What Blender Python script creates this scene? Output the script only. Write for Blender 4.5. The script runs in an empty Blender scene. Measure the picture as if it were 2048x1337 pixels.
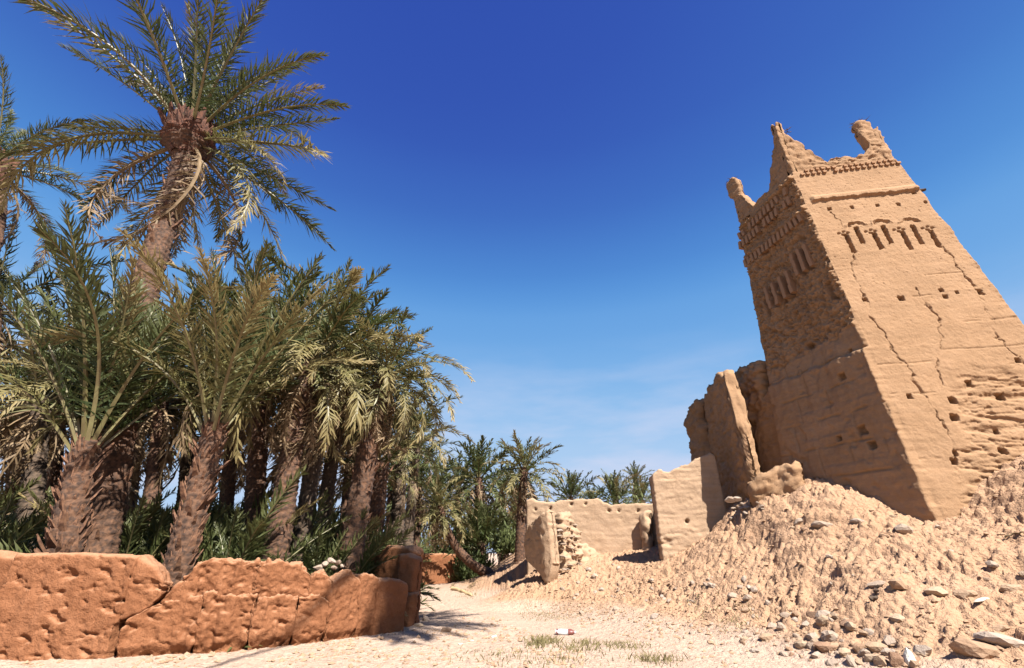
import bpy, math, random
import numpy as np
from mathutils import Vector, Matrix, Euler

SC = bpy.context.scene
COL = SC.collection
R = math.radians
random.seed(7)
RNG = np.random.default_rng(11)

# ------------------------------------------------------------------ camera
CAM_H, PITCH, FPX = 1.65, R(25.9), 900.0          # eye height, upward pitch, focal length in pixels of a 2048 wide frame
cam_data = bpy.data.cameras.new('camera')
cam_data.sensor_width = 36.0
cam_data.lens = 36.0 * FPX / 2048.0
cam_data.clip_start, cam_data.clip_end = 0.1, 3000.0
cam = bpy.data.objects.new('camera', cam_data)
COL.objects.link(cam)
cam.location = (0, 0, CAM_H)
cam.rotation_euler = (R(90) + PITCH, 0, 0)
SC.camera = cam

# ------------------------------------------------------------------ daylight
SUN_AZ, SUN_EL = 33.0, 50.0                        # behind the camera, to its right
EXPOSURE = 1.55
SKY_SCALE = 1.0 / (0.05 * 2 ** EXPOSURE)
world = bpy.data.worlds.new('World')
SC.world = world
world.use_nodes = True
wn, wl = world.node_tree.nodes, world.node_tree.links
wn.clear()
w_out = wn.new('ShaderNodeOutputWorld')
w_bg = wn.new('ShaderNodeBackground')
w_bg.inputs['Strength'].default_value = 0.05
sky = wn.new('ShaderNodeTexSky')
sky.sky_type = 'NISHITA'
sky.sun_disc = False
sky.sun_elevation = R(SUN_EL)
sky.sun_rotation = R(180 - SUN_AZ)
sky.altitude = 900.0
sky.air_density, sky.dust_density, sky.ozone_density = 1.0, 0.35, 4.0
# the phone camera's rendering of blue: a tone curve over the sky's own brightness, the same in every direction
sk_sep = wn.new('ShaderNodeSeparateColor')
wl.new(sky.outputs['Color'], sk_sep.inputs['Color'])
sk_in = wn.new('ShaderNodeMath'); sk_in.operation = 'MULTIPLY'; sk_in.inputs[1].default_value = 0.1
sk_rmp = wn.new('ShaderNodeValToRGB'); sk_rmp.color_ramp.interpolation = 'B_SPLINE'
SKY_TONES = ((0.098, (.028, .072, .40)), (0.111, (.040, .106, .48)), (0.137, (.078, .255, .66)), (0.165, (.13, .36, .76)), (0.241, (.25, .50, .84)), (0.337, (.41, .61, .885)), (0.60, (.52, .68, .89)))
for k_, (ps, c_) in enumerate(SKY_TONES):
    el_ = sk_rmp.color_ramp.elements[0] if k_ == 0 else (sk_rmp.color_ramp.elements[1] if k_ == 1 else sk_rmp.color_ramp.elements.new(ps))
    el_.position = ps; el_.color = (*c_, 1)
sk_com = wn.new('ShaderNodeVectorMath'); sk_com.operation = 'SCALE'; sk_com.inputs['Scale'].default_value = SKY_SCALE
wl.new(sk_sep.outputs['Green'], sk_in.inputs[0])
# ... evened out round the compass by the height above the horizon
sk_tc = wn.new('ShaderNodeTexCoord'); sk_xyz = wn.new('ShaderNodeSeparateXYZ'); sk_h = wn.new('ShaderNodeValToRGB')
wl.new(sk_tc.outputs['Generated'], sk_xyz.inputs['Vector']); wl.new(sk_xyz.outputs['Z'], sk_h.inputs['Fac'])
for k_, (ps, g_) in enumerate(((0.0, .50), (1.0, .100), (.11, .41), (.195, .337), (.32, .241), (.43, .180), (.547, .140), (.65, .120), (.743, .109), (.883, .102))):
    el_ = sk_h.color_ramp.elements[k_] if k_ < 2 else sk_h.color_ramp.elements.new(ps)
    el_.position = ps; el_.color = (g_, g_, g_, 1)
sk_mix = wn.new('ShaderNodeMixRGB'); sk_mix.inputs['Fac'].default_value = 0.75
wl.new(sk_in.outputs[0], sk_mix.inputs['Color1']); wl.new(sk_h.outputs['Color'], sk_mix.inputs['Color2'])
wl.new(sk_mix.outputs['Color'], sk_rmp.inputs['Fac'])
wl.new(sk_rmp.outputs['Color'], sk_com.inputs[0])
# thin veil of cirrus low over the far palms
tc = wn.new('ShaderNodeTexCoord')
mp = wn.new('ShaderNodeMapping')
mp.inputs['Scale'].default_value = (3.0, 3.0, 13.0)
mp.inputs['Rotation'].default_value = (0.0, R(14), 0.0)
cn = wn.new('ShaderNodeTexNoise')
cn.inputs['Scale'].default_value = 1.15
cn.inputs['Detail'].default_value = 6.0
cn.inputs['Roughness'].default_value = 0.55
cr = wn.new('ShaderNodeMapRange')
cr.inputs['From Min'].default_value = 0.40
cr.inputs['From Max'].default_value = 0.64
cr.inputs['To Max'].default_value = 0.85
sep = wn.new('ShaderNodeSeparateXYZ')
lo = wn.new('ShaderNodeMapRange')
lo.inputs['From Min'].default_value = 0.42
lo.inputs['From Max'].default_value = 0.10
mul = wn.new('ShaderNodeMath'); mul.operation = 'MULTIPLY'
cm = wn.new('ShaderNodeMixRGB')
cm.inputs['Color2'].default_value = (.66 * SKY_SCALE, .71 * SKY_SCALE, .90 * SKY_SCALE, 1)
wl.new(tc.outputs['Generated'], mp.inputs['Vector'])
wl.new(mp.outputs['Vector'], cn.inputs['Vector'])
wl.new(cn.outputs['Fac'], cr.inputs['Value'])
wl.new(tc.outputs['Generated'], sep.inputs['Vector'])
wl.new(sep.outputs['Z'], lo.inputs['Value'])
wl.new(cr.outputs['Result'], mul.inputs[0]); wl.new(lo.outputs['Result'], mul.inputs[1])
wl.new(mul.outputs['Value'], cm.inputs['Fac'])
wl.new(sk_com.outputs[0], cm.inputs['Color1'])
wl.new(cm.outputs['Color'], w_bg.inputs['Color'])
wl.new(w_bg.outputs['Background'], w_out.inputs['Surface'])

sun_data = bpy.data.lights.new('sun', 'SUN')
sun_data.energy = 5.0
sun_data.angle = R(0.5)
sun_data.color = (1.0, 0.97, 0.91)
sun = bpy.data.objects.new('sun', sun_data)
COL.objects.link(sun)
SUN_DIR = Vector((math.sin(R(SUN_AZ)) * math.cos(R(SUN_EL)), -math.cos(R(SUN_AZ)) * math.cos(R(SUN_EL)), math.sin(R(SUN_EL))))
sun.rotation_euler = SUN_DIR.to_track_quat('Z', 'Y').to_euler()
sun.location = (20, -30, 40)

SC.view_settings.view_transform = 'Standard'
SC.view_settings.look = 'None'
SC.view_settings.exposure = EXPOSURE
SC.view_settings.gamma = 1.0
SC.view_settings.use_curve_mapping = False
SC.render.engine = 'CYCLES'
SC.cycles.max_bounces = 6
SC.cycles.diffuse_bounces = 3
SC.cycles.transparent_max_bounces = 4

# ------------------------------------------------------------------ helpers
COSP, SINP = math.cos(PITCH), math.sin(PITCH)

def at(px, py, y):
    """World point on the sight line through a pixel of the photograph, Y metres ahead."""
    u, v = px - 1024.0, 668.5 - py
    d = np.array([u, FPX * COSP - v * SINP, FPX * SINP + v * COSP])
    return np.array([0, 0, CAM_H]) + d * (y / d[1])

_perm = RNG.permutation(256)
_perm = np.concatenate([_perm, _perm, _perm])
_grad = RNG.normal(size=(256, 3)); _grad /= np.linalg.norm(_grad, axis=1)[:, None]

def perlin(p):
    p = np.asarray(p, dtype=np.float64)
    i = np.floor(p).astype(np.int64); f = p - i
    i &= 255
    w = f * f * f * (f * (f * 6 - 15) + 10)
    out = np.zeros(p.shape[:-1])
    for dx in (0, 1):
        wx = w[..., 0] if dx else 1 - w[..., 0]
        for dy in (0, 1):
            wy = w[..., 1] if dy else 1 - w[..., 1]
            for dz in (0, 1):
                wz = w[..., 2] if dz else 1 - w[..., 2]
                h = _perm[_perm[_perm[i[..., 0] + dx] + i[..., 1] + dy] + i[..., 2] + dz]
                g = _grad[h]
                d = g[..., 0] * (f[..., 0] - dx) + g[..., 1] * (f[..., 1] - dy) + g[..., 2] * (f[..., 2] - dz)
                out += wx * wy * wz * d
    return out * 1.5

def fbm(p, octaves=4, gain=0.5):
    p = np.asarray(p, dtype=np.float64)
    s, a = 0.0, 1.0
    for k in range(octaves):
        s = s + a * perlin(p * (2.0 ** k) + 17.3 * k)
        a *= gain
    return s

def ridged(p, octaves=3):
    p = np.asarray(p, dtype=np.float64)
    s, a = 0.0, 1.0
    for k in range(octaves):
        s = s + a * (1 - 2 * np.abs(perlin(p * (2.0 ** k) + 9.1 * k)))
        a *= 0.5
    return s

def v3(x, y, z=0.0):
    return np.stack(np.broadcast_arrays(x, y, z), axis=-1).astype(np.float64)

def sstep(a, b, x):
    t = np.clip((x - a) / (b - a), 0, 1)
    return t * t * (3 - 2 * t)

def mesh_np(name, V, F, mats, smooth=True, fmat=None, attrs=None):
    """V (n,3); F list of equal-length face index arrays or a list of such arrays (quads / tris)."""
    me = bpy.data.meshes.new(name)
    V = np.asarray(V, dtype=np.float32)
    blocks = F if isinstance(F, list) else [F]
    blocks = [np.asarray(b, dtype=np.int32) for b in blocks if len(b)]
    loops = np.concatenate([b.ravel() for b in blocks])
    counts = np.concatenate([np.full(len(b), b.shape[1], dtype=np.int32) for b in blocks])
    starts = np.concatenate([[0], np.cumsum(counts)[:-1]]).astype(np.int32)
    me.vertices.add(len(V)); me.vertices.foreach_set('co', V.ravel())
    me.loops.add(len(loops)); me.loops.foreach_set('vertex_index', loops)
    me.polygons.add(len(counts))
    me.polygons.foreach_set('loop_start', starts)
    me.polygons.foreach_set('loop_total', counts)
    me.polygons.foreach_set('use_smooth', np.full(len(counts), smooth, dtype=bool))
    for m in (mats if isinstance(mats, (list, tuple)) else [mats]):
        me.materials.append(m)
    if fmat is not None:
        me.polygons.foreach_set('material_index', np.asarray(fmat, dtype=np.int32))
    for k, a in (attrs or {}).items():
        at_ = me.attributes.new(k, 'FLOAT', 'POINT'); at_.data.foreach_set('value', np.asarray(a, dtype=np.float32))
    me.update(calc_edges=True)
    me.validate()
    return me

def link(name, me, parent=None, loc=(0, 0, 0)):
    o = bpy.data.objects.new(name, me)
    COL.objects.link(o)
    o.location = loc
    if parent is not None:
        o.parent = parent
    return o

def tag(o, label, cat, group=None):
    o['label'] = label; o['category'] = cat
    if group:
        o['group'] = group
    return o

def thing(name, label, cat, loc=(0, 0, 0), group=None):
    o = bpy.data.objects.new(name, None)
    o.empty_display_size = 0.3
    COL.objects.link(o); o.location = loc
    return tag(o, label, cat, group)

def grid_faces(nu, nv, wrap_v=False, wrap_u=False, flip=False):
    iu = np.arange(nu if wrap_u else nu - 1); iv = np.arange(nv if wrap_v else nv - 1)
    A, B = np.meshgrid(iu, iv, indexing='ij')
    A, B = A.ravel(), B.ravel()
    A2, B2 = (A + 1) % nu, (B + 1) % nv
    q = np.stack([A * nv + B, A2 * nv + B, A2 * nv + B2, A * nv + B2], axis=1)
    return q[:, ::-1] if flip else q

# ------------------------------------------------------------------ materials
def nodes_of(name):
    m = bpy.data.materials.new(name); m.use_nodes = True
    nt = m.node_tree
    return m, nt.nodes, nt.links, nt.nodes['Principled BSDF']

def mud(name, dark, mid, light, scale=1.0, bump=0.5, rough=0.95, alt=None, object_space=False, lam=0.0, crumb=0.0, dusty=None):
    """Earth: three tones mixed by noise at three sizes, pebbles and grit in the bump."""
    m, n, l, p = nodes_of(name)
    p.inputs['Roughness'].default_value = rough
    p.inputs['Specular IOR Level'].default_value = 0.15
    if object_space:
        t = n.new('ShaderNodeTexCoord'); vec = t.outputs['Object']
    else:
        t = n.new('ShaderNodeNewGeometry'); vec = t.outputs['Position']
    def noise(sc, det, ro=0.6, vec_=None, dist=0.0):
        x = n.new('ShaderNodeTexNoise'); x.inputs['Scale'].default_value = sc * scale
        x.inputs['Detail'].default_value = det; x.inputs['Roughness'].default_value = ro
        x.inputs['Distortion'].default_value = dist
        l.new(vec_ or vec, x.inputs['Vector']); return x
    n1, n2, n3 = noise(0.55, 5, 0.62, dist=0.4), noise(4.5, 6, 0.7), noise(38, 4, 0.7)
    rmp = n.new('ShaderNodeValToRGB')
    e = rmp.color_ramp.elements
    e[0].position, e[0].color = 0.28, (*dark, 1)
    e[1].position, e[1].color = 0.74, (*light, 1)
    x = e.new(0.5); x.color = (*mid, 1)
    a = n.new('ShaderNodeMath'); a.operation = 'MULTIPLY_ADD'
    a.inputs[1].default_value = 0.45
    b = n.new('ShaderNodeMath'); b.operation = 'MULTIPLY_ADD'
    b.inputs[1].default_value = 0.35
    c = n.new('ShaderNodeMath'); c.operation = 'MULTIPLY'; c.inputs[1].default_value = 0.22
    l.new(n3.outputs['Fac'], c.inputs[0])
    l.new(n2.outputs['Fac'], b.inputs[0]); l.new(c.outputs[0], b.inputs[2])
    l.new(n1.outputs['Fac'], a.inputs[0]); l.new(b.outputs[0], a.inputs[2])
    l.new(a.outputs[0], rmp.inputs['Fac'])
    colr = rmp.outputs['Color']
    if alt:          # pale trodden dust where the 'dust' attribute says so
        r2 = n.new('ShaderNodeValToRGB'); e2 = r2.color_ramp.elements
        e2[0].position, e2[0].color = 0.28, (*alt[0], 1); e2[1].position, e2[1].color = 0.74, (*alt[1], 1)
        l.new(a.outputs[0], r2.inputs['Fac'])
        da = n.new('ShaderNodeAttribute'); da.attribute_name = 'dust'
        dm = n.new('ShaderNodeMixRGB'); l.new(da.outputs['Fac'], dm.inputs['Fac'])
        l.new(colr, dm.inputs['Color1']); l.new(r2.outputs['Color'], dm.inputs['Color2']); colr = dm.outputs['Color']
    if lam > 0:      # faint level bands of the rammed lifts
        mpn = n.new('ShaderNodeMapping'); mpn.inputs['Scale'].default_value = (0.35, 0.35, 5.0)
        l.new(vec, mpn.inputs['Vector'])
        nb = noise(1.6, 4, 0.6, mpn.outputs['Vector'])
        mr = n.new('ShaderNodeMapRange'); mr.inputs['From Min'].default_value = 0.35; mr.inputs['From Max'].default_value = 0.7
        mr.inputs['To Min'].default_value = 1 - lam; mr.inputs['To Max'].default_value = 1.06
        l.new(nb.outputs['Fac'], mr.inputs['Value'])
        mx = n.new('ShaderNodeMixRGB'); mx.blend_type = 'MULTIPLY'; mx.inputs['Fac'].default_value = 1
        l.new(colr, mx.inputs['Color1']); l.new(mr.outputs['Result'], mx.inputs['Color2'])
        colr = mx.outputs['Color']
    # grit: scattered pale and dark pebbles in the earth
    vo = n.new('ShaderNodeTexVoronoi'); vo.inputs['Scale'].default_value = 26 * scale
    vo.inputs['Randomness'].default_value = 1.0
    l.new(vec, vo.inputs['Vector'])
    lt = n.new('ShaderNodeMapRange'); lt.inputs['From Min'].default_value = 0.22; lt.inputs['From Max'].default_value = 0.10
    l.new(vo.outputs['Distance'], lt.inputs['Value'])
    sepc = n.new('ShaderNodeSeparateColor'); l.new(vo.outputs['Color'], sepc.inputs['Color'])
    thr = n.new('ShaderNodeMath'); thr.operation = 'GREATER_THAN'; thr.inputs[1].default_value = 0.72
    l.new(sepc.outputs['Red'], thr.inputs[0])
    mm = n.new('ShaderNodeMath'); mm.operation = 'MULTIPLY'
    l.new(lt.outputs['Result'], mm.inputs[0]); l.new(thr.outputs[0], mm.inputs[1])
    peb = n.new('ShaderNodeMixRGB'); peb.blend_type = 'MIX'
    sc_ = n.new('ShaderNodeMath'); sc_.operation = 'MULTIPLY'; sc_.inputs[1].default_value = 0.45
    l.new(mm.outputs[0], sc_.inputs[0]); l.new(sc_.outputs[0], peb.inputs['Fac'])
    l.new(colr, peb.inputs['Color1'])
    tone = n.new('ShaderNodeMixRGB'); tone.inputs['Color1'].default_value = (*[d * 0.75 for d in dark], 1)
    tone.inputs['Color2'].default_value = (*[min(1, q * 1.2) for q in light], 1)
    l.new(sepc.outputs['Green'], tone.inputs['Fac']); l.new(tone.outputs['Color'], peb.inputs['Color2'])
    fin = peb.outputs['Color']
    if dusty:        # pale dust that settles on level tops
        gn = n.new('ShaderNodeNewGeometry'); sz = n.new('ShaderNodeSeparateXYZ'); l.new(gn.outputs['Normal'], sz.inputs['Vector'])
        dz = n.new('ShaderNodeMapRange'); dz.inputs['From Min'].default_value = 0.35; dz.inputs['From Max'].default_value = 0.95; dz.inputs['To Max'].default_value = 0.75
        l.new(sz.outputs['Z'], dz.inputs['Value'])
        dx = n.new('ShaderNodeMixRGB'); dx.inputs['Color2'].default_value = (*dusty, 1)
        l.new(dz.outputs['Result'], dx.inputs['Fac']); l.new(fin, dx.inputs['Color1']); fin = dx.outputs['Color']
    l.new(fin, p.inputs['Base Color'])
    hgt = n.new('ShaderNodeMath'); hgt.operation = 'MULTIPLY_ADD'; hgt.inputs[1].default_value = 0.6
    l.new(n2.outputs['Fac'], hgt.inputs[0])
    h2 = n.new('ShaderNodeMath'); h2.operation = 'MULTIPLY_ADD'; h2.inputs[1].default_value = 0.28
    l.new(n3.outputs['Fac'], h2.inputs[0])
    h3 = n.new('ShaderNodeMath'); h3.operation = 'MULTIPLY'; h3.inputs[1].default_value = 0.16
    l.new(mm.outputs[0], h3.inputs[0]); l.new(h3.outputs[0], h2.inputs[2])
    l.new(h2.outputs[0], hgt.inputs[2])
    top_h = hgt.outputs[0]
    if crumb:        # angular crumbs and clods
        dn = noise(7, 3, 0.6)
        wv = n.new('ShaderNodeVectorMath'); wv.operation = 'MULTIPLY_ADD'; wv.inputs[1].default_value = (.12, .12, .12)
        l.new(dn.outputs['Color'], wv.inputs[0]); l.new(vec, wv.inputs[2])
        acc = top_h
        for sc2, amt in ((6.0, .5), (13.0, .55), (29.0, .35)):
            vv = n.new('ShaderNodeTexVoronoi'); vv.inputs['Scale'].default_value = sc2 * scale; vv.feature = 'F1'
            l.new(wv.outputs[0], vv.inputs['Vector'])
            sp_ = n.new('ShaderNodeSeparateColor'); l.new(vv.outputs['Color'], sp_.inputs['Color'])
            pr = n.new('ShaderNodeMath'); pr.operation = 'SUBTRACT'; pr.use_clamp = True
            l.new(sp_.outputs['Blue'], pr.inputs[0]); l.new(vv.outputs['Distance'], pr.inputs[1])
            ma = n.new('ShaderNodeMath'); ma.operation = 'MULTIPLY_ADD'; ma.inputs[1].default_value = amt * crumb
            l.new(pr.outputs[0], ma.inputs[0]); l.new(acc, ma.inputs[2]); acc = ma.outputs[0]
        top_h = acc
    bp = n.new('ShaderNodeBump'); bp.inputs['Strength'].default_value = bump
    bp.inputs['Distance'].default_value = 0.06 / scale
    l.new(top_h, bp.inputs['Height']); l.new(bp.outputs['Normal'], p.inputs['Normal'])
    return m

M_TOWER = mud('tower_earth', (0.213, 0.122, 0.063), (0.274, 0.162, 0.088), (0.329, 0.200, 0.116), 1.0, 0.5, lam=0.09, crumb=.4)
M_WALLP = mud('pale_rammed_earth', (0.273, 0.177, 0.107), (0.342, 0.227, 0.144), (0.399, 0.273, 0.184), 1.0, 0.4, lam=0.10, crumb=.4)
M_RED = mud('red_rammed_earth', (0.118, 0.045, 0.020), (0.194, 0.078, 0.035), (0.279, 0.124, 0.062), 1.3, 1.0, crumb=.4, dusty=(0.382, 0.207, 0.119))
M_GROUND = mud('dry_earth', (0.282, 0.165, 0.093), (0.339, 0.204, 0.122), (0.385, 0.242, 0.156), 1.0, 0.85, crumb=1.2, alt=((0.339, 0.236, 0.170), (0.408, 0.294, 0.222)))
M_BRICK = mud('mud_brick', (0.230, 0.124, 0.066), (0.275, 0.155, 0.085), (0.309, 0.181, 0.102), 3.0, 0.4, object_space=True)

def stone_mat(name, a, b, c):
    m, n, l, p = nodes_of(name)
    p.inputs['Roughness'].default_value = 0.85
    p.inputs['Specular IOR Level'].default_value = 0.25
    oi = n.new('ShaderNodeObjectInfo'); t = n.new('ShaderNodeTexCoord')
    rmp = n.new('ShaderNodeValToRGB'); e = rmp.color_ramp.elements
    e[0].position, e[0].color = 0.0, (*a, 1); e[1].position, e[1].color = 1.0, (*c, 1)
    x = e.new(0.5); x.color = (*b, 1)
    ns = n.new('ShaderNodeTexNoise'); ns.inputs['Scale'].default_value = 7; ns.inputs['Detail'].default_value = 6
    l.new(t.outputs['Object'], ns.inputs['Vector'])
    ad = n.new('ShaderNodeMath'); ad.operation = 'MULTIPLY_ADD'; ad.inputs[1].default_value = 0.8
    sb = n.new('ShaderNodeMath'); sb.operation = 'MULTIPLY_ADD'; sb.inputs[1].default_value = 0.7; sb.inputs[2].default_value = -0.25
    l.new(ns.outputs['Fac'], sb.inputs[0])
    l.new(oi.outputs['Random'], ad.inputs[0]); l.new(sb.outputs[0], ad.inputs[2])
    l.new(ad.outputs[0], rmp.inputs['Fac']); l.new(rmp.outputs['Color'], p.inputs['Base Color'])
    bp = n.new('ShaderNodeBump'); bp.inputs['Strength'].default_value = 0.6; bp.inputs['Distance'].default_value = 0.03
    l.new(ns.outputs['Fac'], bp.inputs['Height']); l.new(bp.outputs['Normal'], p.inputs['Normal'])
    return m

M_STONE = stone_mat('river_stone', (0.194, 0.109, 0.067), (0.270, 0.168, 0.102), (0.324, 0.240, 0.163))
M_WHITE = stone_mat('white_stone', (0.415, 0.365, 0.302), (0.453, 0.408, 0.346), (0.478, 0.440, 0.377))
M_PALE = stone_mat('pale_pink_stone', (0.257, 0.184, 0.133), (0.284, 0.211, 0.156), (0.312, 0.243, 0.192))

def leaf_mat(name, base, alt, tip, tipamt, trans=0.30, rough=0.55):
    """Palm leaf: per-leaflet and per-frond variation, tips gone dry."""
    m, n, l, p = nodes_of(name)
    a_t = n.new('ShaderNodeAttribute'); a_t.attribute_name = 'along'
    a_r = n.new('ShaderNodeAttribute'); a_r.attribute_name = 'leafvar'
    oi = n.new('ShaderNodeObjectInfo')
    mx = n.new('ShaderNodeMixRGB')
    mx.inputs['Color1'].default_value = (*base, 1); mx.inputs['Color2'].default_value = (*alt, 1)
    av = n.new('ShaderNodeMath'); av.operation = 'MULTIPLY_ADD'; av.inputs[1].default_value = 0.5
    hv = n.new('ShaderNodeMath'); hv.operation = 'MULTIPLY'; hv.inputs[1].default_value = 0.6
    l.new(oi.outputs['Random'], hv.inputs[0])
    l.new(a_r.outputs['Fac'], av.inputs[0]); l.new(hv.outputs[0], av.inputs[2])
    l.new(av.outputs[0], mx.inputs['Fac'])
    mr = n.new('ShaderNodeMapRange'); mr.inputs['From Min'].default_value = 0.35; mr.inputs['From Max'].default_value = 1.0
    mr.inputs['To Max'].default_value = tipamt
    l.new(a_t.outputs['Fac'], mr.inputs['Value'])
    tp = n.new('ShaderNodeMixRGB'); tp.inputs['Color2'].default_value = (*tip, 1)
    l.new(mr.outputs['Result'], tp.inputs['Fac']); l.new(mx.outputs['Color'], tp.inputs['Color1'])
    l.new(tp.outputs['Color'], p.inputs['Base Color'])
    p.inputs['Roughness'].default_value = rough
    p.inputs['Specular IOR Level'].default_value = 0.3
    tr = n.new('ShaderNodeBsdfTranslucent'); l.new(tp.outputs['Color'], tr.inputs['Color'])
    ms = n.new('ShaderNodeMixShader'); ms.inputs['Fac'].default_value = trans
    l.new(p.outputs['BSDF'], ms.inputs[1]); l.new(tr.outputs['BSDF'], ms.inputs[2])
    l.new(ms.outputs['Shader'], n['Material Output'].inputs['Surface'])
    return m

M_GREEN = leaf_mat('palm_leaf_green', (0.030, 0.046, 0.013), (0.078, 0.090, 0.028), (0.170, 0.141, 0.056), 0.35)
M_OLIVE = leaf_mat('palm_leaf_olive', (0.087, 0.089, 0.030), (0.161, 0.143, 0.053), (0.298, 0.217, 0.100), 0.85)
M_DRY = leaf_mat('palm_leaf_dry', (0.138, 0.088, 0.045), (0.203, 0.133, 0.070), (0.256, 0.181, 0.112), 0.7, 0.2, 0.6)
M_BUSH = leaf_mat('bush_leaf', (0.056, 0.078, 0.026), (0.126, 0.141, 0.048), (0.148, 0.148, 0.059), 0.3)
M_GRASS = leaf_mat('dry_grass_blade', (0.117, 0.117, 0.040), (0.223, 0.181, 0.080), (0.293, 0.223, 0.117), 0.6)

def plain(name, c, rough=0.6, bump=0.0, c2=None, sc=12.0):
    m, n, l, p = nodes_of(name)
    p.inputs['Roughness'].default_value = rough
    t = n.new('ShaderNodeTexCoord'); ns = n.new('ShaderNodeTexNoise')
    ns.inputs['Scale'].default_value = sc; ns.inputs['Detail'].default_value = 5
    l.new(t.outputs['Object'], ns.inputs['Vector'])
    mx = n.new('ShaderNodeMixRGB'); mx.inputs['Color1'].default_value = (*c, 1)
    mx.inputs['Color2'].default_value = (*(c2 or [q * 0.75 for q in c]), 1)
    mr = n.new('ShaderNodeMapRange'); mr.inputs['From Min'].default_value = 0.34; mr.inputs['From Max'].default_value = 0.64
    l.new(ns.outputs['Fac'], mr.inputs['Value']); l.new(mr.outputs['Result'], mx.inputs['Fac']); l.new(mx.outputs['Color'], p.inputs['Base Color'])
    if bump:
        bp = n.new('ShaderNodeBump'); bp.inputs['Strength'].default_value = bump; bp.inputs['Distance'].default_value = 0.03
        l.new(ns.outputs['Fac'], bp.inputs['Height']); l.new(bp.outputs['Normal'], p.inputs['Normal'])
    return m

M_RACHIS = plain('palm_rib', (0.160, 0.144, 0.058), 0.5, 0, (0.117, 0.090, 0.037), 3)
M_RACHIS_DRY = plain('palm_rib_dry', (0.213, 0.144, 0.075), 0.7, 0, (0.160, 0.101, 0.048), 3)
M_TRUNK = plain('palm_bark', (0.118, 0.055, 0.027), 0.9, 1.0, (0.033, 0.016, 0.009), 11)
M_TRUNK_G = plain('palm_bark_grey', (0.100, 0.063, 0.038), 0.9, 1.0, (0.033, 0.021, 0.013), 11)
M_STUB = plain('leaf_base', (0.167, 0.077, 0.036), 0.85, 0.6, (0.066, 0.027, 0.013), 9)
M_FIBRE = plain('crown_fibre', (0.111, 0.039, 0.019), 0.95, 1.0, (0.033, 0.012, 0.006), 16)
M_WOOD = plain('weathered_wood', (0.090, 0.053, 0.032), 0.85, 0.5, (0.053, 0.032, 0.018), 10)
M_TWIG = plain('dark_twig', (0.089, 0.052, 0.030), 0.9, 0.0)

# ------------------------------------------------------------------ the ground
def tps_fit(P, z, lam=0.02):
    P = np.asarray(P); n = len(P)
    d = np.linalg.norm(P[:, None] - P[None], axis=2)
    K = np.where(d > 0, d * d * np.log(d + 1e-12), 0) + lam * np.eye(n) * 10
    A = np.zeros((n + 3, n + 3)); A[:n, :n] = K
    A[:n, n] = 1; A[:n, n + 1:] = P; A[n, :n] = 1; A[n + 1:, :n] = P.T
    return P, np.linalg.solve(A, np.concatenate([z, np.zeros(3)]))

CTRL = []
def cp(px, py, y):
    q = at(px, py, y); CTRL.append(tuple(q))
for x, y in ((-12, 6), (-12, 12), (-12, 20), (-12, 30), (-6, 6), (-6, 14), (-6, 22), (-5, 30), (-2, 6), (-1.5, 11), (-1.5, 16), (-2, 22), (-2, 31),
             (1.0, 6), (0.9, 11), (0.4, 16.5), (-0.6, 21.3), (3.3, 6), (3.0, 9), (2.3, 12), (1.2, 15.8), (4.0, 7.5), (-3, 38), (-12, 40), (-2, 0), (-8, 0), (2, 0)):
    CTRL.append((x, y, 0.0))
for x, y in ((1.2, 16.56), (2.83, 13.33), (3.49, 11.5), (4.17, 10.59), (4.88, 9.28), (5.2, 8.73), (5.9, 7.2)):
    CTRL.append((x, y, 0.04))
for c in ((1100, 1165, 17.6), (1060, 1150, 19.0), (1062, 1108, 22.5), (1150, 1108, 22.5), (1250, 1098, 22), (1303, 1120, 17.4), (1230, 1190, 15.6),
          (1380, 1088, 16.6), (1420, 1068, 16.2), (1450, 1026, 15.6), (1500, 1000, 15.0), (1540, 975, 14.3), (1600, 968, 13.7), (1640, 967, 13.2),
          (1700, 982, 12.7), (1780, 1002, 12.2), (1880, 1035, 11.5), (1980, 940, 11.3), (2048, 912, 11.1), (2048, 1060, 9.7), (2048, 1200, 8.4),
          (2048, 1330, 7.3), (1750, 1180, 9.5), (1900, 1160, 9.2), (1800, 1062, 10.9), (1650, 1062, 12.0), (1500, 1080, 13.7), (1500, 1210, 11.7),
          (1650, 1205, 10.2), (1400, 1185, 13.4), (1400, 1250, 12.1), (1000, 1150, 24), (980, 1140, 28), (1035, 1100, 29), (1300, 1190, 14.6), (1850, 1270, 8.3)):
    cp(*c)
for x, y, z in ((5, 30, 1.6), (12, 30, 2.0), (20, 26, 3.0), (20, 18, 4.0), (18, 11, 4.4), (14, 7, 3.0), (10, 5, 1.6), (9, 0, 1.0), (16, 0, 2.6), (24, 8, 4.6),
                (9.5, 19, 2.6), (12, 15, 3.4), (3, 38, 0.9), (14, 40, 1.6), (11.5, 13, 3.1), (5.5, 25, 1.5)):
    CTRL.append((x, y, z))
CTRL = np.array(CTRL)
TP, TW = tps_fit(CTRL[:, :2], CTRL[:, 2])

def ground_base(x, y):
    x, y = np.asarray(x, dtype=np.float64), np.asarray(y, dtype=np.float64)
    sh = x.shape
    X = np.stack([np.clip(x.ravel(), -14, 26), np.clip(y.ravel(), -2, 44)], axis=1)
    out = np.zeros(len(X))
    for i in range(0, len(X), 60000):
        q = X[i:i + 60000]
        d2 = ((q[:, None] - TP[None]) ** 2).sum(2)
        K = 0.5 * d2 * np.log(d2 + 1e-12)
        out[i:i + 60000] = K @ TW[:len(TP)] + TW[len(TP)] + q @ TW[len(TP) + 1:]
    r = np.hypot(x.ravel(), y.ravel() - 15)
    out = np.clip(out, -0.02, 5.0) * (1 - sstep(40, 90, r))
    return out.reshape(sh)

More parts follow.
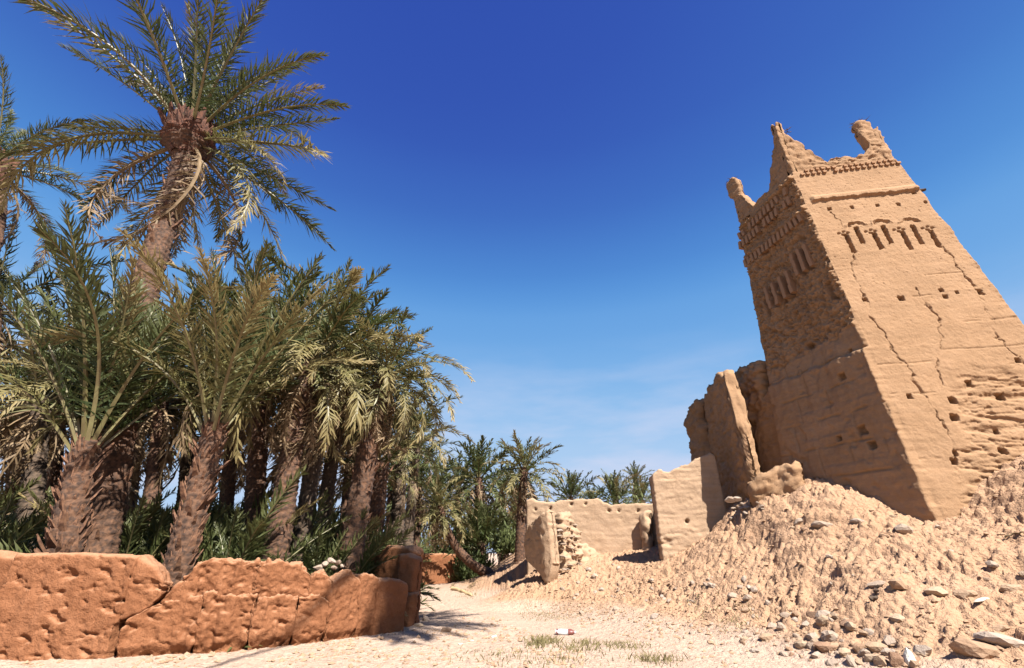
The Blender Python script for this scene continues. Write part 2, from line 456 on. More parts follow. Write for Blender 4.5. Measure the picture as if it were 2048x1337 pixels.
def ground_z(x, y, fine=True):
    x, y = np.asarray(x, dtype=np.float64), np.asarray(y, dtype=np.float64)
    b = ground_base(x, y)
    slope = sstep(0.10, 0.55, b)
    z = b + 0.05 * fbm(v3(x * 0.35, y * 0.35), 3) * (0.5 + slope)
    if fine:
        a, c = x * .45 - y * .89, x * .89 + y * .45           # along and across the bank
        near = 1 - sstep(26, 34, y)
        rough = slope * near
        z = z + rough * 0.05 * fbm(v3(x * 0.8, y * 0.8, 3.3), 5)
        bank = sstep(1.5, 4.5, x) * (1 - sstep(9.5, 12, x)) * rough
        wob = .25 * fbm(v3(x * .9, y * .9, 11.0), 3)
        steep = np.clip(np.hypot(np.gradient(b, axis=0) / np.maximum(np.gradient(x, axis=0), 1e-3), np.gradient(b, axis=1) / np.maximum(np.gradient(y, axis=1), 1e-3)), 0, 1.2) if b.ndim == 2 else 0.6
        rill = sstep(0.55, 1.05, ridged(v3((a + wob) * 2.6, c * 0.5 + wob, 1.0), 3)) * sstep(-.15, .35, fbm(v3(x * .7, y * .7, 31.0), 2))
        bank = bank * (1 - sstep(14.5, 17.5, y))
        z = z - bank * 0.17 * rill * steep                                              # rain rills down the bank
        z = z + bank * 0.030 * fbm(v3((a + wob) * 8, c * 1.6, 4.0), 3)
        st = b + 0.25 * fbm(v3(x * 0.5, y * 0.5, 8.0), 3)
        saw = (st * 2.6) % 1.0
        led = sstep(4.5, 7.5, x) * rough * (0.4 + 0.9 * sstep(-.2, .4, fbm(v3(x * .6, y * .6, 21.), 2)))
        z = z + led * 0.10 * (sstep(0.0, 0.22, saw) - saw)                                   # ledges of the earth layers
        z = z + rough * 0.02 * np.maximum(0, ridged(v3(x * 4.5, y * 4.5, 5.5), 3) - 0.1)
        z = z + near * (0.010 + 0.020 * rough) * fbm(v3(x * 7, y * 7, 7.7), 3)
        gr = sstep(-.25, .3, fbm(v3(x * .9, y * .9, 101.), 3))
        z = z + rough * gr * (.022 * fbm(v3(x * 13, y * 13, 103.), 2) - .030 * sstep(.3, 1., ridged(v3(x * 11 + wob, y * 11, 107.), 2)))
        ck = ridged(v3(x * 2.2 + wob * 2, y * 2.2, 41.0), 3)
        z = z - rough * 0.10 * sstep(.66, 1.05, ck) * sstep(-.1, .4, fbm(v3(x * .8, y * .8, 45.0), 2))     # cracks and washed out hollows
        z = z + rough * 0.045 * sstep(.2, .45, fbm(v3(x * 2.6, y * 2.6, 51.0), 5)) * sstep(-.2, .3, fbm(v3(x * .6, y * .6, 55.0), 2))
        nx, ny = x + .05 * fbm(v3(x * 5, y * 5, 71.), 2), y + .05 * fbm(v3(x * 5, y * 5, 75.), 2)
        st1 = sstep(-.05, .4, fbm(v3(x * .55, y * .55, 81.0), 3) * .6 + .45 * (1 - sstep(.25, 1.0, b)) - .15)
        z = z + rough * (cell_bumps(nx, ny, .42, 3) * .35 * st1 + cell_bumps(nx, ny, .20, 11) * .45 * (.12 + .88 * st1) + cell_bumps(nx, ny, .10, 23) * .45 * (.15 + .85 * st1))
        z = z - rough * .035 * sstep(.5, 1.05, ridged(v3(x * 6.5, y * 6.5, 91.), 2))
        # two shallow wheel tracks along the path
        px = np.interp(y, [0, 6, 9, 12, 15, 18, 22, 27, 32], [3.0, 3.1, 2.5, 1.5, 0.4, -0.4, -1.1, -1.9, -2.6])
        path = np.exp(-((x - px) / 0.9) ** 2)
        z = z - 0.03 * path * near
        z = z + (1 - path) * near * (1 - slope) * 0.018 * np.maximum(0, ridged(v3(x * 3, y * 3, 2.0), 3))
    return z

def cell_bumps(x, y, size, sd):
    """Round-shouldered lumps, one to a cell, of uneven width and height."""
    gx_, gy_ = np.floor(x / size).astype(np.int64), np.floor(y / size).astype(np.int64)
    out = np.zeros(x.shape)
    for i in (-1, 0, 1):
        for j in (-1, 0, 1):
            a, c = (gx_ + i) & 255, (gy_ + j) & 255
            h = _perm[_perm[a] + c]; h2 = _perm[h + 1 + sd]; h3 = _perm[h2 + 7]; h4 = _perm[h3 + 13]
            cx, cy = (gx_ + i + h2 / 256.) * size, (gy_ + j + h3 / 256.) * size
            r = size * (.18 + .42 * (h4 / 256.) ** 2); st = .6 + .8 * (h / 256.); an = h2 / 40.
            dx, dy = x - cx, y - cy
            u, w = dx * np.cos(an) + dy * np.sin(an), -dx * np.sin(an) + dy * np.cos(an)
            d = np.sqrt((u * st) ** 2 + (w / st) ** 2) / r
            out = np.maximum(out, r * .75 * np.clip((1.15 - d) * 2.2, 0, 1) * np.clip(.75 + .35 * u / r, .3, 1.1) * (h3 % 3 > 0))
    return out

def axis(a, b, step, lo, hi):
    core = list(np.arange(a, b, step)); s = step; q = core[-1]
    while q < hi:
        s *= 1.22; q += s; core.append(q)
    s = step; q = core[0]; pre = []
    while q > lo:
        s *= 1.22; q -= s; pre.append(q)
    return np.array(pre[::-1] + core)

gx, gy = axis(-8.6, 13.0, 0.030, -700, 700), axis(6.8, 20.0, 0.030, -300, 900)
GX, GY = np.meshgrid(gx, gy, indexing='ij')
GZ = ground_z(GX, GY)
V = np.stack([GX, GY, GZ], axis=-1).reshape(-1, 3)
dust = 1 - sstep(0.03, 0.40, ground_base(GX, GY) + 0.12 * fbm(v3(GX * .8, GY * .8, 2.0), 3))
me = mesh_np('ground', V, grid_faces(len(gx), len(gy)), M_GROUND, attrs={'dust': dust.ravel()})
ground = link('ground', me)
ground['kind'] = 'structure'

def gz(x, y):
    return float(ground_z(np.array([x]), np.array([y]))[0])

def hit(px, py):
    """Where the sight line through a pixel of the photograph meets the ground."""
    u, v = px - 1024.0, 668.5 - py
    d = np.array([u, FPX * COSP - v * SINP, FPX * SINP + v * COSP]); d /= d[1]
    ys = np.linspace(6.5, 45, 1500)
    P = np.array([0, 0, CAM_H]) + ys[:, None] * d
    h = ground_z(P[:, 0], P[:, 1])
    k = np.argmax(P[:, 2] < h)
    return P[k]

# ------------------------------------------------------------------ earth walls and blocks
def rounded_loop(T, Hh, r, step):
    """Closed section of a wall, w across (-.5...5) and h up (0..1), rounded at the shoulders, counter-clockwise from the front foot."""
    r = min(r, T * 0.49, Hh * 0.49)
    pts = []
    def seg(a, b):
        n = max(1, int(np.hypot(b[0] - a[0], b[1] - a[1]) / step))
        for i in range(n):
            t = i / n; pts.append((a[0] + (b[0] - a[0]) * t, a[1] + (b[1] - a[1]) * t))
    def arc(cx, cy, a0, a1):
        n = max(2, int(r * abs(a1 - a0) / step))
        for i in range(n):
            q = a0 + (a1 - a0) * i / n; pts.append((cx + r * math.cos(q), cy + r * math.sin(q)))
    h = T / 2
    seg((-h, r * .4), (-h, Hh - r)); arc(-h + r, Hh - r, math.pi, math.pi / 2)
    seg((-h + r, Hh), (h - r, Hh)); arc(h - r, Hh - r, math.pi / 2, 0)
    seg((h, Hh - r), (h, r * .4)); seg((h, r * .4), (h - r * .4, 0)); seg((h - r * .4, 0), (-h + r * .4, 0)); seg((-h + r * .4, 0), (-h, r * .4))
    p = np.array(pts)
    return p[:, 0] / T, p[:, 1] / Hh

def block(name, mat, A, B, T, top, bot=None, step=0.05, r=0.12, amp=0.05, freq=2.2, rib=0.0, strata=0.0, pits=0.0, gouge=0.0, undercut=0.0, ragged=0.0, seed=0.0, parent=None, lean=0.0, back_step=1, extra=None, er=None):
    """One lump of earth wall standing on the line A-B (front on the left of A->B turned to the camera): rounded, eroded, displaced."""
    A, B = np.array(A[:2], float), np.array(B[:2], float)
    Lv = B - A; L = np.linalg.norm(Lv); e = Lv / L; nrm = np.array([-e[1], e[0]])       # nrm points to the back
    ts = np.array([t[0] for t in top], float); tz = np.array([t[1] for t in top], float)
    bs = np.array([t[0] for t in (bot or [(0, -0.3), (1, -0.3)])], float); bz = np.array([t[1] for t in (bot or [(0, -0.3), (1, -0.3)])], float)
    er = er or min(r * 1.2, L * 0.3)
    nm = max(4, int((L - 2 * er) / step)); ne = 5
    q = np.linspace(0, 1, ne + 1)
    s = np.concatenate([er * (1 - np.cos(q * math.pi / 2))[:-1], np.linspace(er, L - er, nm), (L - er * (1 - np.cos(q * math.pi / 2)))[::-1][1:]])
    d = np.minimum(s, L - s)
    ew = np.sqrt(np.clip(1 - (1 - np.clip(d / er, 0, 1)) ** 2, 0, 1)); ew = np.maximum(ew, 0.02)
    f = s / L
    zt, zb = np.interp(f, ts, tz), np.interp(f, bs, bz)
    if ragged:
        zt = zt + ragged * (fbm(v3(s * 2.2, seed, 0), 4) + .6 * np.round(2 * fbm(v3(s * 1.1, seed + 9, 0), 2)) / 2)
    zt = np.maximum(zt - (1 - ew) * r * 0.8, zb + 0.05)
    w, h = rounded_loop(T, max(0.3, float(np.mean(zt - zb))), r, step)
    F_, W_ = np.meshgrid(s, w, indexing='ij'); _, H_ = np.meshgrid(s, h, indexing='ij')
    Z = zb[:, None] + (zt - zb)[:, None] * H_
    off = W_ * T * np.clip(0.35 + 0.65 * ew, 0, 1)[:, None] * ew[:, None] ** 0.35 + lean * (Z - zb[:, None])
    P = np.stack([A[0] + e[0] * F_ + nrm[0] * off, A[1] + e[1] * F_ + nrm[1] * off, Z], axis=-1)
    du = np.gradient(P, axis=0); dv = np.roll(P, -1, 1) - np.roll(P, 1, 1)
    N = np.cross(dv, du); N /= np.linalg.norm(N, axis=-1, keepdims=True) + 1e-9
    if np.mean((N * np.stack([np.full_like(Z, -nrm[0]), np.full_like(Z, -nrm[1]), Z * 0], -1))[:, :3].sum(-1)) < 0:
        N = -N
    Q = P + seed
    D = amp * fbm(Q * freq, 4) + amp * 0.35 * fbm(Q * freq * 4.3, 3)
    if gouge:        # trowel marks and flaking: short slanting gouges
        gq = np.stack([F_ * 8.5 - Z * 1.0 + seed, Z * 4.2 + F_ * 2.0, W_ * T * 5], -1) if rib > .03 else np.stack([F_ * 3.2 - Z * 2.6 + seed, Z * 7.0 + F_ * 3.6, W_ * T * 4], -1) + .5 * np.stack([fbm(Q * 3, 2)] * 3, -1)
        g1 = fbm(gq, 4)
        D = D - gouge * sstep(.24, .62, g1) * sstep(-.35, .25, fbm(Q * 1.1 + 5, 3)) + (gouge * .5 * sstep(.15, .6, -g1) if rib > .03 else 0) + gouge * .22 * fbm(Q * 13, 3)
    if undercut:
        D = D - undercut * (1 - sstep(.03, .20, Z - .06 * fbm(v3(F_ * 2.2, seed, 0), 2))) * (W_ < 0)
    if rib:          # rain-worn ribs running down the face
        along = F_ + seed
        D = D - rib * sstep(0.2, 0.95, ridged(np.stack([along * 3.0, Z * 0.7, W_ * 0.4], -1), 3)) + rib * .5 * fbm(np.stack([along * 7, Z * 2.2, W_], -1), 3)
    if strata:
        zz = Z + 0.06 * fbm(Q * 1.2, 2)
        D = D + strata * fbm(np.stack([F_ * 1.3 + seed, zz * 9, W_ * T], -1), 3)
    if pits:         # gouges and lost straw
        g = fbm(np.stack([F_ * 3.2 + seed, Z * 6.0 + F_ * 1.5, W_ * T * 3], -1), 3)
        D = D - pits * sstep(0.25, 0.75, g)
    if extra is not None:
        D = D + extra(F_, Z, W_)
    P = P + N * D[..., None]
    org = np.array([*(A + B) / 2, float(zb.min())])
    c0, c1 = P[0].mean(0), P[-1].mean(0)
    nu, nv = P.shape[:2]
    Vv = np.concatenate([P.reshape(-1, 3), [c0], [c1]]) - org
    quads = grid_faces(nu, nv, wrap_v=True)
    i0, i1 = nu * nv, nu * nv + 1
    k = np.arange(nv); k2 = (k + 1) % nv
    t0 = np.stack([np.full(nv, i0), k, k2], 1)[:, ::-1]
    t1 = np.stack([np.full(nv, i1), (nu - 1) * nv + k, (nu - 1) * nv + k2], 1)
    o_par = parent.location if parent is not None else Vector((0, 0, 0))
    return link(name, mesh_np(name, Vv, [quads, t0, t1], mat), parent, Vector(org) - o_par)

# ---- the tower -------------------------------------------------------------
def T_near(z):
    t = (z - 2.5) / 10.5
    return np.array([10.05 + .5 * t, 11.33 + 1.17 * t])
def T_left(z):
    t = (z - 8) / 5
    return np.array([9.3 + .56 * t, 15.3 + .37 * t])
def T_right(z):
    return T_near(z) + (3.68 + (13 - z) * .068) * np.array([.985, -.17])
def T_back(z):
    return T_left(z) + (T_right(z) - T_near(z)) * 0.97 + np.array([.1, .5])

tower = thing('mud_brick_tower', 'tall tapering mud brick tower with horned corners and a row of blind arches', 'tower', (11.6, 13.2, 2.0))
TL = tower.location.copy()

def polyline_dist(u, z, pts):
    best = np.full(u.shape, 9.0)
    for (a, b), (c, d) in zip(pts[:-1], pts[1:]):
        vx, vz = c - a, d - b; L2 = vx * vx + vz * vz + 1e-9
        t = np.clip(((u - a) * vx + (z - b) * vz) / L2, 0, 1)
        best = np.minimum(best, np.hypot(u - a - t * vx, z - b - t * vz))
    return best

def rectmask(u, z, u0, u1, z0, z1, s=0.02):
    return sstep(u0 - s, u0 + s, u) * (1 - sstep(u1 - s, u1 + s, u)) * sstep(z0 - s, z0 + s, z) * (1 - sstep(z1 - s, z1 + s, z))

SLITS = [(0.72, 0.86, 10.50, 11.30), (1.10, 1.24, 10.84, 11.58), (1.54, 1.68, 10.52, 11.25), (1.90, 2.04, 10.72, 11.50),
         (2.36, 2.50, 10.40, 11.20), (2.74, 2.88, 10.58, 11.40), (3.16, 3.30, 10.36, 11.12)]
HOLES = [(0.67, 12.54, .07), (1.37, 12.5, .07), (2.17, 12.48, .07), (2.8, 12.41, .07), (3.60, 12.37, .06), (3.43, 12.86, .08), (1.45, 8.56, .09), (2.94, 8.6, .05),
         (2.58, 8.73, .07), (2.60, 8.5, .07), (3.53, 8.57, .09), (0.48, 8.62, .08), (0.47, 5.42, .07), (2.03, 5.71, .10), (2.59, 5.29, .10), (1.43, 5.25, .11), (1.27, 4.78, .11),
         (1.96, 3.89, .10), (0.80, 3.67, .09), (2.07, 4.38, .07), (0.9, 3.86, .07), (3.1, 5.0, .08), (3.4, 6.3, .07)]
CRACKS = [[(0.66, 12.4), (0.84, 11.9), (0.80, 11.4)], [(0.84, 10.51), (0.47, 9.86), (0.49, 9.37), (0.48, 8.93), (0.53, 8.57), (0.39, 7.98), (0.57, 7.46), (0.61, 6.61), (0.77, 6.35), (0.78, 5.68), (0.86, 5.21), (0.94, 4.6), (0.93, 4.14), (0.8, 3.4)],
          [(3.31, 10.4), (3.39, 9.5), (3.45, 8.9), (3.49, 8.29), (3.37, 7.69), (3.25, 7.01), (3.5, 6.2)], [(2.0, 8.9), (1.95, 8.45), (2.16, 7.75), (1.7, 6.63), (1.47, 6.35), (1.35, 5.69)]]
LIFTS = [(7.62, 1.9, 9), (7.6, -1, .45), (6.40, -1, 1.5), (5.5, -1, 1.7), (4.5, -1, .75), (9.35, 2.0, 3.6), (8.6, .9, 2.4), (3.75, -1, .9), (6.75, 1.6, 9), (5.75, 1.7, 9), (4.85, 1.4, 9), (4.1, 1.2, 9)]

def relief_right(u, z, w):
    q = v3(u, 0.0, z)
    d = 0.022 * fbm(q * 0.9, 3) + 0.003 * fbm(v3(u * 6.0, 3.0, z * 7), 3) + 0.005 * fbm(q * 9, 3)
    d = d - 0.022 * sstep(0.48, 0.80, fbm(v3(u * 9, 5.0, z * 17), 3)) * (.35 + .65 * sstep(7.0, 10.5, z))
    zz = z + 0.03 * fbm(v3(u * 1.7, 9.0, z * .2), 3)
    for zl, ua, ub in LIFTS:
        d = d - 0.030 * np.exp(-((zz - zl) / 0.018) ** 2) * sstep(ua, ua + .2, u) * (1 - sstep(ub - .2, ub, u)) * sstep(-.35, .1, fbm(v3(u * 2.3, zl * 3, 0), 2))
    uw = u + 0.09 * fbm(v3(u * 4, 4.0, z * 4), 5)
    for c in CRACKS:
        d = d - 0.07 * np.exp(-(polyline_dist(uw, z, c) / (0.012 + .030 * sstep(.05, .6, fbm(v3(u * 3, 21.0, z * 3), 3)))) ** 2) * (0.15 + .85 * sstep(-.3, .2, fbm(v3(u * .4, 2.0, z * 1.5), 2)))
    # drip ledge under the crown of the tower
    edge = 12.98 + 0.06 * fbm(v3(u * 5, 1.0, 0), 3)
    d = d + 0.10 * sstep(edge - 0.03, edge + 0.02, z) * (1 - sstep(13.12, 13.3, z)) * sstep(.15, .3, u)
    # blind arcade
    for u0, u1, z0, z1 in SLITS:
        jag = 0.02 * fbm(v3(u * 8, 6.0, z * 8), 2)
        sh = (z - z1) * -0.02
        d = d - 0.24 * rectmask(u + jag * 1.5 + sh, z + jag * 2, u0 + .02, u1 + .01, z0, z1, .014)
    for uc, zc in ((1.20, 11.62), (1.98, 11.60), (2.82, 11.55)):
        rr = np.hypot((u - uc) / 1.0, (z - zc + .02) / 0.72)
        rr = rr + .05 * fbm(v3(u * 7, 14.0, z * 7), 3)
        d = d - 0.085 * np.exp(-((rr - 0.20) / 0.05) ** 2) * (.4 + .6 * sstep(-.2, .2, fbm(v3(u * 5, 15.0, z * 5), 2))) * sstep(-.05, .03, z - zc)
        d = d + 0.035 * np.exp(-((rr - 0.32) / 0.04) ** 2) * sstep(-.04, .04, z - zc)
    for uc in (0.74, 1.55, 2.38, 3.20):
        for k, (a, b) in enumerate(((-.13, 0), (0.03, .05), (.14, -.02), (-.02, -.07))):
            d = d - 0.10 * np.exp(-(((u - uc - a) / .045) ** 2 + ((z - 11.38 + (uc - .74) * .06 - b) / .035) ** 2))
    for a, b, s in HOLES:
        m = np.maximum(np.abs(u - a + .015 * fbm(q * 6, 2)), np.abs(z - b + .02 * fbm(q * 5 + 3, 2)))
        d = d - 0.20 * (1 - sstep(s * .50, s * 1.0, m + .25 * s * fbm(q * 14, 2)))
    # the plaster is gone low on the right: layers stand out
    m = sstep(-.25, .25, u - 0.95 - 0.55 * (z - 3.6) * 0.75 + .25 * fbm(v3(u * .8, 7.0, z * .8), 3)) * (1 - sstep(5.6, 6.6, z + .4 * fbm(v3(u, 8.0, z), 2)))
    st = fbm(v3(u * 0.9, 11.0, (z + .08 * u) * 4.2), 4)
    d = d - m * (0.04 + 0.06 * sstep(-.2, .5, st)) - m * 0.045 * sstep(.1, .7, fbm(v3(u * 3.5, 12.0, z * 7), 3))
    return d

def relief_left(u, z, w):
    q = v3(31.0, u, z)
    up = sstep(7.55, 7.85, z - 0.16 * (u - 1.0) * -1 * .4 + .22 * fbm(q * 1.0, 3))       # rough decorated storey over smooth rammed courses
    d = 0.028 * fbm(q * 1.1, 3) + 0.012 * fbm(q * 7, 3)
    clod = fbm(q * 5.5, 4)
    d = d + up * (0.105 * clod + 0.085 * np.maximum(0, ridged(q * 6.0, 3)) - .05)
    # smooth courses: seams between the shuttered blocks
    lo = 1 - up
    zz = z + 0.03 * fbm(v3(2.0, u * 1.5, z), 2)
    for i, zl in enumerate((3.6, 4.45, 5.3, 6.15, 7.0)):
        d = d - lo * 0.06 * np.exp(-((zz - zl) / 0.028) ** 2) * sstep(-.3, .2, fbm(v3(5.0 * i, u * 1.4, 0), 2))
        um = (u * 1.0 + 0.37 * i + .03 * fbm(v3(3.0, u, z * 2), 2)) % 0.95
        d = d - lo * 0.05 * np.exp(-((um - .45) / 0.02) ** 2) * sstep(zl, zl + .05, zz) * (1 - sstep(zl + .80, zl + .85, zz)) * sstep(-.2, .3, fbm(v3(7.0 * i, u * .9, z), 2))
    d = d - lo * 0.05 * sstep(.3, .8, fbm(v3(9.0, u * 2, z * 2), 3)) + lo * .02 * fbm(q * 3, 3)
    d = d + .13 * (1 - sstep(6.86, 7.02, zz + .07 * fbm(v3(4., u * 3, z * 2), 3))) + .07 * (1 - sstep(7.66, 7.80, z - 0.16 * (u - 1.0) * -.4 + .22 * fbm(q * 1.0, 3) + .05 * fbm(q * 6, 2)))
    for zl in (3.9, 4.75, 5.6, 6.2):
        d = d - .035 * sstep(zl - .04, zl + .04, zz) * sstep(-.2, .2, fbm(v3(zl * 3, u * 1.1, 0), 2))
    ledge = np.exp(-((zz - 6.95 - .02 * u) / .05) ** 2) * sstep(-.4, .2, fbm(v3(1., u * 2, 0), 2))
    d = d + lo * 0.06 * ledge
    # bands and niches of the decorated storey
    for zl in (12.72, 14.35):
        d = d + 0.13 * sstep(zl - .05, zl - .01, z) * (1 - sstep(zl + .06, zl + .22, z))
    for u0, z0, z1 in ((0.72, 10.35, 11.35), (1.02, 10.35, 11.35), (1.75, 9.8, 10.9), (2.1, 9.75, 10.85), (2.45, 9.8, 10.75), (2.8, 9.6, 10.4), (0.4, 8.9, 9.6)):
        d = d - 0.20 * rectmask(u + .02 * clod, z + .02 * clod, u0 - .09, u0 + .09, z0, z1, .03)
    for uc, zc, rr0 in ((0.87, 11.5, .34), (2.1, 11.0, .45)):
        rr = np.hypot(u - uc, z - zc)
        d = d - 0.14 * np.exp(-((rr - rr0) / .07) ** 2) * sstep(0, .1, z - zc)
    for a, b, s in ((0.91, 6.4, .10), (0.92, 4.75, .12), (1.6, 4.7, .07), (3.05, 4.2, .06), (.5, 7.1, .06), (.8, 4.3, .1), (1.75, 7.9, .12)):
        m = np.maximum(np.abs(u - a), np.abs(z - b + .05 * u))
        d = d - 0.22 * (1 - sstep(s * .7, s * 1.15, m + .02 * clod))
    return d

def tower_face(cA, cB, z0, z1, ncol, nrow, relief):
    zs = np.linspace(z0, z1, nrow)
    a = np.array([cA(z) for z in zs]); b = np.array([cB(z) for z in zs])
    wob = []
    for sd in (cA.__name__, cB.__name__):      # a worn edge, the same for both faces that meet in it
        k = float(sum(map(ord, sd)) % 97)
        wob.append(0.035 * np.stack([fbm(v3(zs * 1.3, k, 0), 4), fbm(v3(zs * 1.3, k, 50), 4)], -1) + 0.016 * np.stack([fbm(v3(zs * 9, k, 0), 2), fbm(v3(zs * 9, k, 50), 2)], -1))
    s = np.linspace(0, 1, ncol)
    P2 = a[None] + (b - a)[None] * s[:, None, None]
    w = np.linalg.norm(b - a, axis=1)
    U = s[:, None] * w[None]; Zg = np.broadcast_to(zs[None], U.shape)
    P2 = P2 + wob[0][None] * np.exp(-U / .12)[..., None] + wob[1][None] * np.exp(-(w[None] - U) / .12)[..., None]
    e = (b - a) / w[:, None]; n = np.stack([e[:, 1], -e[:, 0]], -1)
    d = relief(U, Zg, w[None])
    d = d * sstep(0, 0.07, U) * sstep(0, 0.07, w[None] - U)
    return np.concatenate([P2 + n[None] * d[..., None], Zg[..., None]], -1), U, n

ZT0, ZT1, NR = 1.2, 14.62, 520
fR, _, _ = tower_face(T_near, T_right, ZT0, ZT1, 300, NR, relief_right)
flat = lambda u, z, w: 0.03 * fbm(v3(u, 40.0, z), 3)
fBk, _, _ = tower_face(T_right, T_back, ZT0, ZT1, 30, NR, flat)
fBb, _, _ = tower_face(T_back, T_left, ZT0, ZT1, 30, NR, flat)
# the left face is measured from the near edge too
fL, _, _ = tower_face(T_left, T_near, ZT0, ZT1, 150, NR, lambda u, z, w: relief_left(w - u, z, w))
ring = np.concatenate([fR[:-1], fBk[:-1], fBb[:-1], fL[:-1]], 0)
nu, nv = ring.shape[:2]
Vt = np.concatenate([ring.reshape(-1, 3), [ring[:, -1].mean(0)]])
q = grid_faces(nu, nv, wrap_u=True)
k = np.arange(nu); cap = np.stack([k * nv + nv - 1, ((k + 1) % nu) * nv + nv - 1, np.full(nu, nu * nv)], 1)
link('wall', mesh_np('wall', Vt - np.array(TL), [q, cap], M_TOWER), tower)

# parapet on each side, swept up into a horn at each corner
def horn_profile(z_dip, hA, hB, wA=.27, wB=.27):
    pr = []
    for s in np.linspace(0, 1, 41):
        a = hA * max(0, 1 - s / wA) ** .95; b = hB * max(0, 1 - (1 - s) / wB) ** 1.0
        a, b = a - .10 * (a * 2.2 % 1.0 - .5) * (a > .15), b - .10 * (b * 2.2 % 1.0 - .5) * (b > .15)      # worn steps
        pr.append((s, z_dip + a + b + 0.05 * math.sin(s * 37) * math.sin(s * 11)))
    return pr
def up(c, f, z, inset):
    cen = (T_near(z) + T_left(z) + T_right(z) + T_back(z)) / 4
    d = cen - c
    return c + d / np.linalg.norm(d) * inset
PZ = 15.0
cn_, cl_, cr_, cb_ = [up(f(PZ), f, PZ, .22) for f in (T_near, T_left, T_right, T_back)]
def para(A, B, prof, seed):
    lv = (B - A) / np.linalg.norm(B - A)
    return block('parapet', M_TOWER, A - lv * .16, B + lv * .16, 0.34, prof, [(0, 14.5), (1, 14.5)], step=.04, r=.05, amp=.04, freq=3.5, strata=.03, ragged=.10, seed=seed, parent=tower, er=.06,
                 extra=lambda F, Z, W: -0.05 * sstep(.1, .6, fbm(v3(F * 5 + seed, Z * 5, W), 3)), lean=0.0)
para(cn_, cr_, horn_profile(15.12, 2.30, 1.35, .34, .25), 1.0)
para(cr_, cb_, horn_profile(15.1, 1.2, 1.9), 2.0)
para(cb_, cl_, horn_profile(15.0, 1.8, 1.9), 3.0)
para(cl_, cn_, horn_profile(14.95, 2.1, 2.4, .30, .40), 4.0)
# the right horn leans inward under a thatched knob
Hs = cr_ + (cn_ - cr_) / np.linalg.norm(cn_ - cr_) * .42
block('merlon', M_TOWER, Hs + np.array([-.16, .03]), Hs + np.array([.42, -.07]), .36, [(0, 16.80), (.5, 16.88), (1, 16.72)], [(0, 16.15), (.35, 15.5), (1, 15.4)], step=.04, r=.10, amp=.06, freq=3.5, seed=6, parent=tower)
for sx, sz in ((0, 0),):
    block('merlon', M_TOWER, cl_ + np.array([-.18, .25]), cl_ + np.array([.12, -.30]), .36, [(0, 17.05), (.5, 17.25), (1, 17.0)], [(0, 16.3), (1, 15.9)], step=.04, r=.10, amp=.05, freq=3.5, seed=8, parent=tower)

# projecting brick ends: shared mesh, each its own part
def brick_mesh(name, a, b, c, sd):
    rs = np.random.default_rng(sd)
    v = np.array([[x, y, z] for x in (-a, a) for y in (-b, b) for z in (-c, c)]) + rs.normal(0, .007, (8, 3))
    f = np.array([[0, 1, 3, 2], [4, 6, 7, 5], [0, 4, 5, 1], [2, 3, 7, 6], [0, 2, 6, 4], [1, 5, 7, 3]])
    return mesh_np(name, v, f, M_BRICK, smooth=False)
B_END = [brick_mesh('brick_end', .055, .10, .042, i) for i in range(3)]
B_FIN = [brick_mesh('brick_fin', .060, .13, .17, 10 + i) for i in range(3)]
def add_brick(meshes, face, u, z, proud=.03, roll=0.0):
    A, B = (T_near(z), T_right(z)) if face == 'R' else (T_near(z), T_left(z))
    e = (B - A) / np.linalg.norm(B - A)
    n = np.array([e[1], -e[0]]) if face == 'R' else np.array([-e[1], e[0]])
    p = A + e * u + n * (proud - .06)
    o = link('brick', meshes[random.randrange(len(meshes))], tower)
    m = Matrix(((e[0], -n[0], 0, p[0] - TL.x), (e[1], -n[1], 0, p[1] - TL.y), (0, 0, 1, z - TL.z), (0, 0, 0, 1)))
    o.matrix_local = m @ Matrix.Rotation(roll + random.uniform(-.12, .12), 4, 'Y')
rowsR = [(14.42, 0.30, 3.55, .19), (14.60, 0.38, 3.50, .19), (14.86, .30, 3.5, .20), (15.03, .2, 3.5, .2)]
for j, (z, a, b, st) in enumerate(rowsR):
    u = a + (j % 2) * st / 2
    while u < b:
        if random.random() > .07:
            add_brick(B_END, 'R', u, z + random.uniform(-.012, .012), .035 if z < 14.7 else -.10, .5 if j > 1 else 0)
        u += st
for j in range(9):                                                    # up the horns
    z = 15.2 + j * .19
    for u in np.arange(.24, max(.3, 1.0 - j * .10), .19):
        add_brick(B_END, 'R', u + (j % 2) * .08, z, -.10, .5)
    if j < 7:
        for u in np.arange(2.95 + j * .06, 3.5 - j * .01, .19):
            add_brick(B_END, 'R', u + (j % 2) * .06, z, -.10, .5)
for z, n_, a, b in ((12.50, 15, .35, 3.25), (13.55, 14, .5, 3.3), (14.05, 13, .5, 3.2)):
    for i in range(n_):
        if random.random() > .1:
            add_brick(B_FIN, 'L', a + (b - a) * i / (n_ - 1), z + random.uniform(-.02, .02), .05)
for u0, z0 in ((.87, 10.9), (.58, 10.9), (1.17, 10.9), (1.92, 10.35), (2.28, 10.3), (2.62, 10.3), (1.58, 10.4)):
    for k in range(3):
        add_brick(B_FIN, 'L', u0 + random.uniform(-.01, .01), z0 - .3 + k * .31, .05)

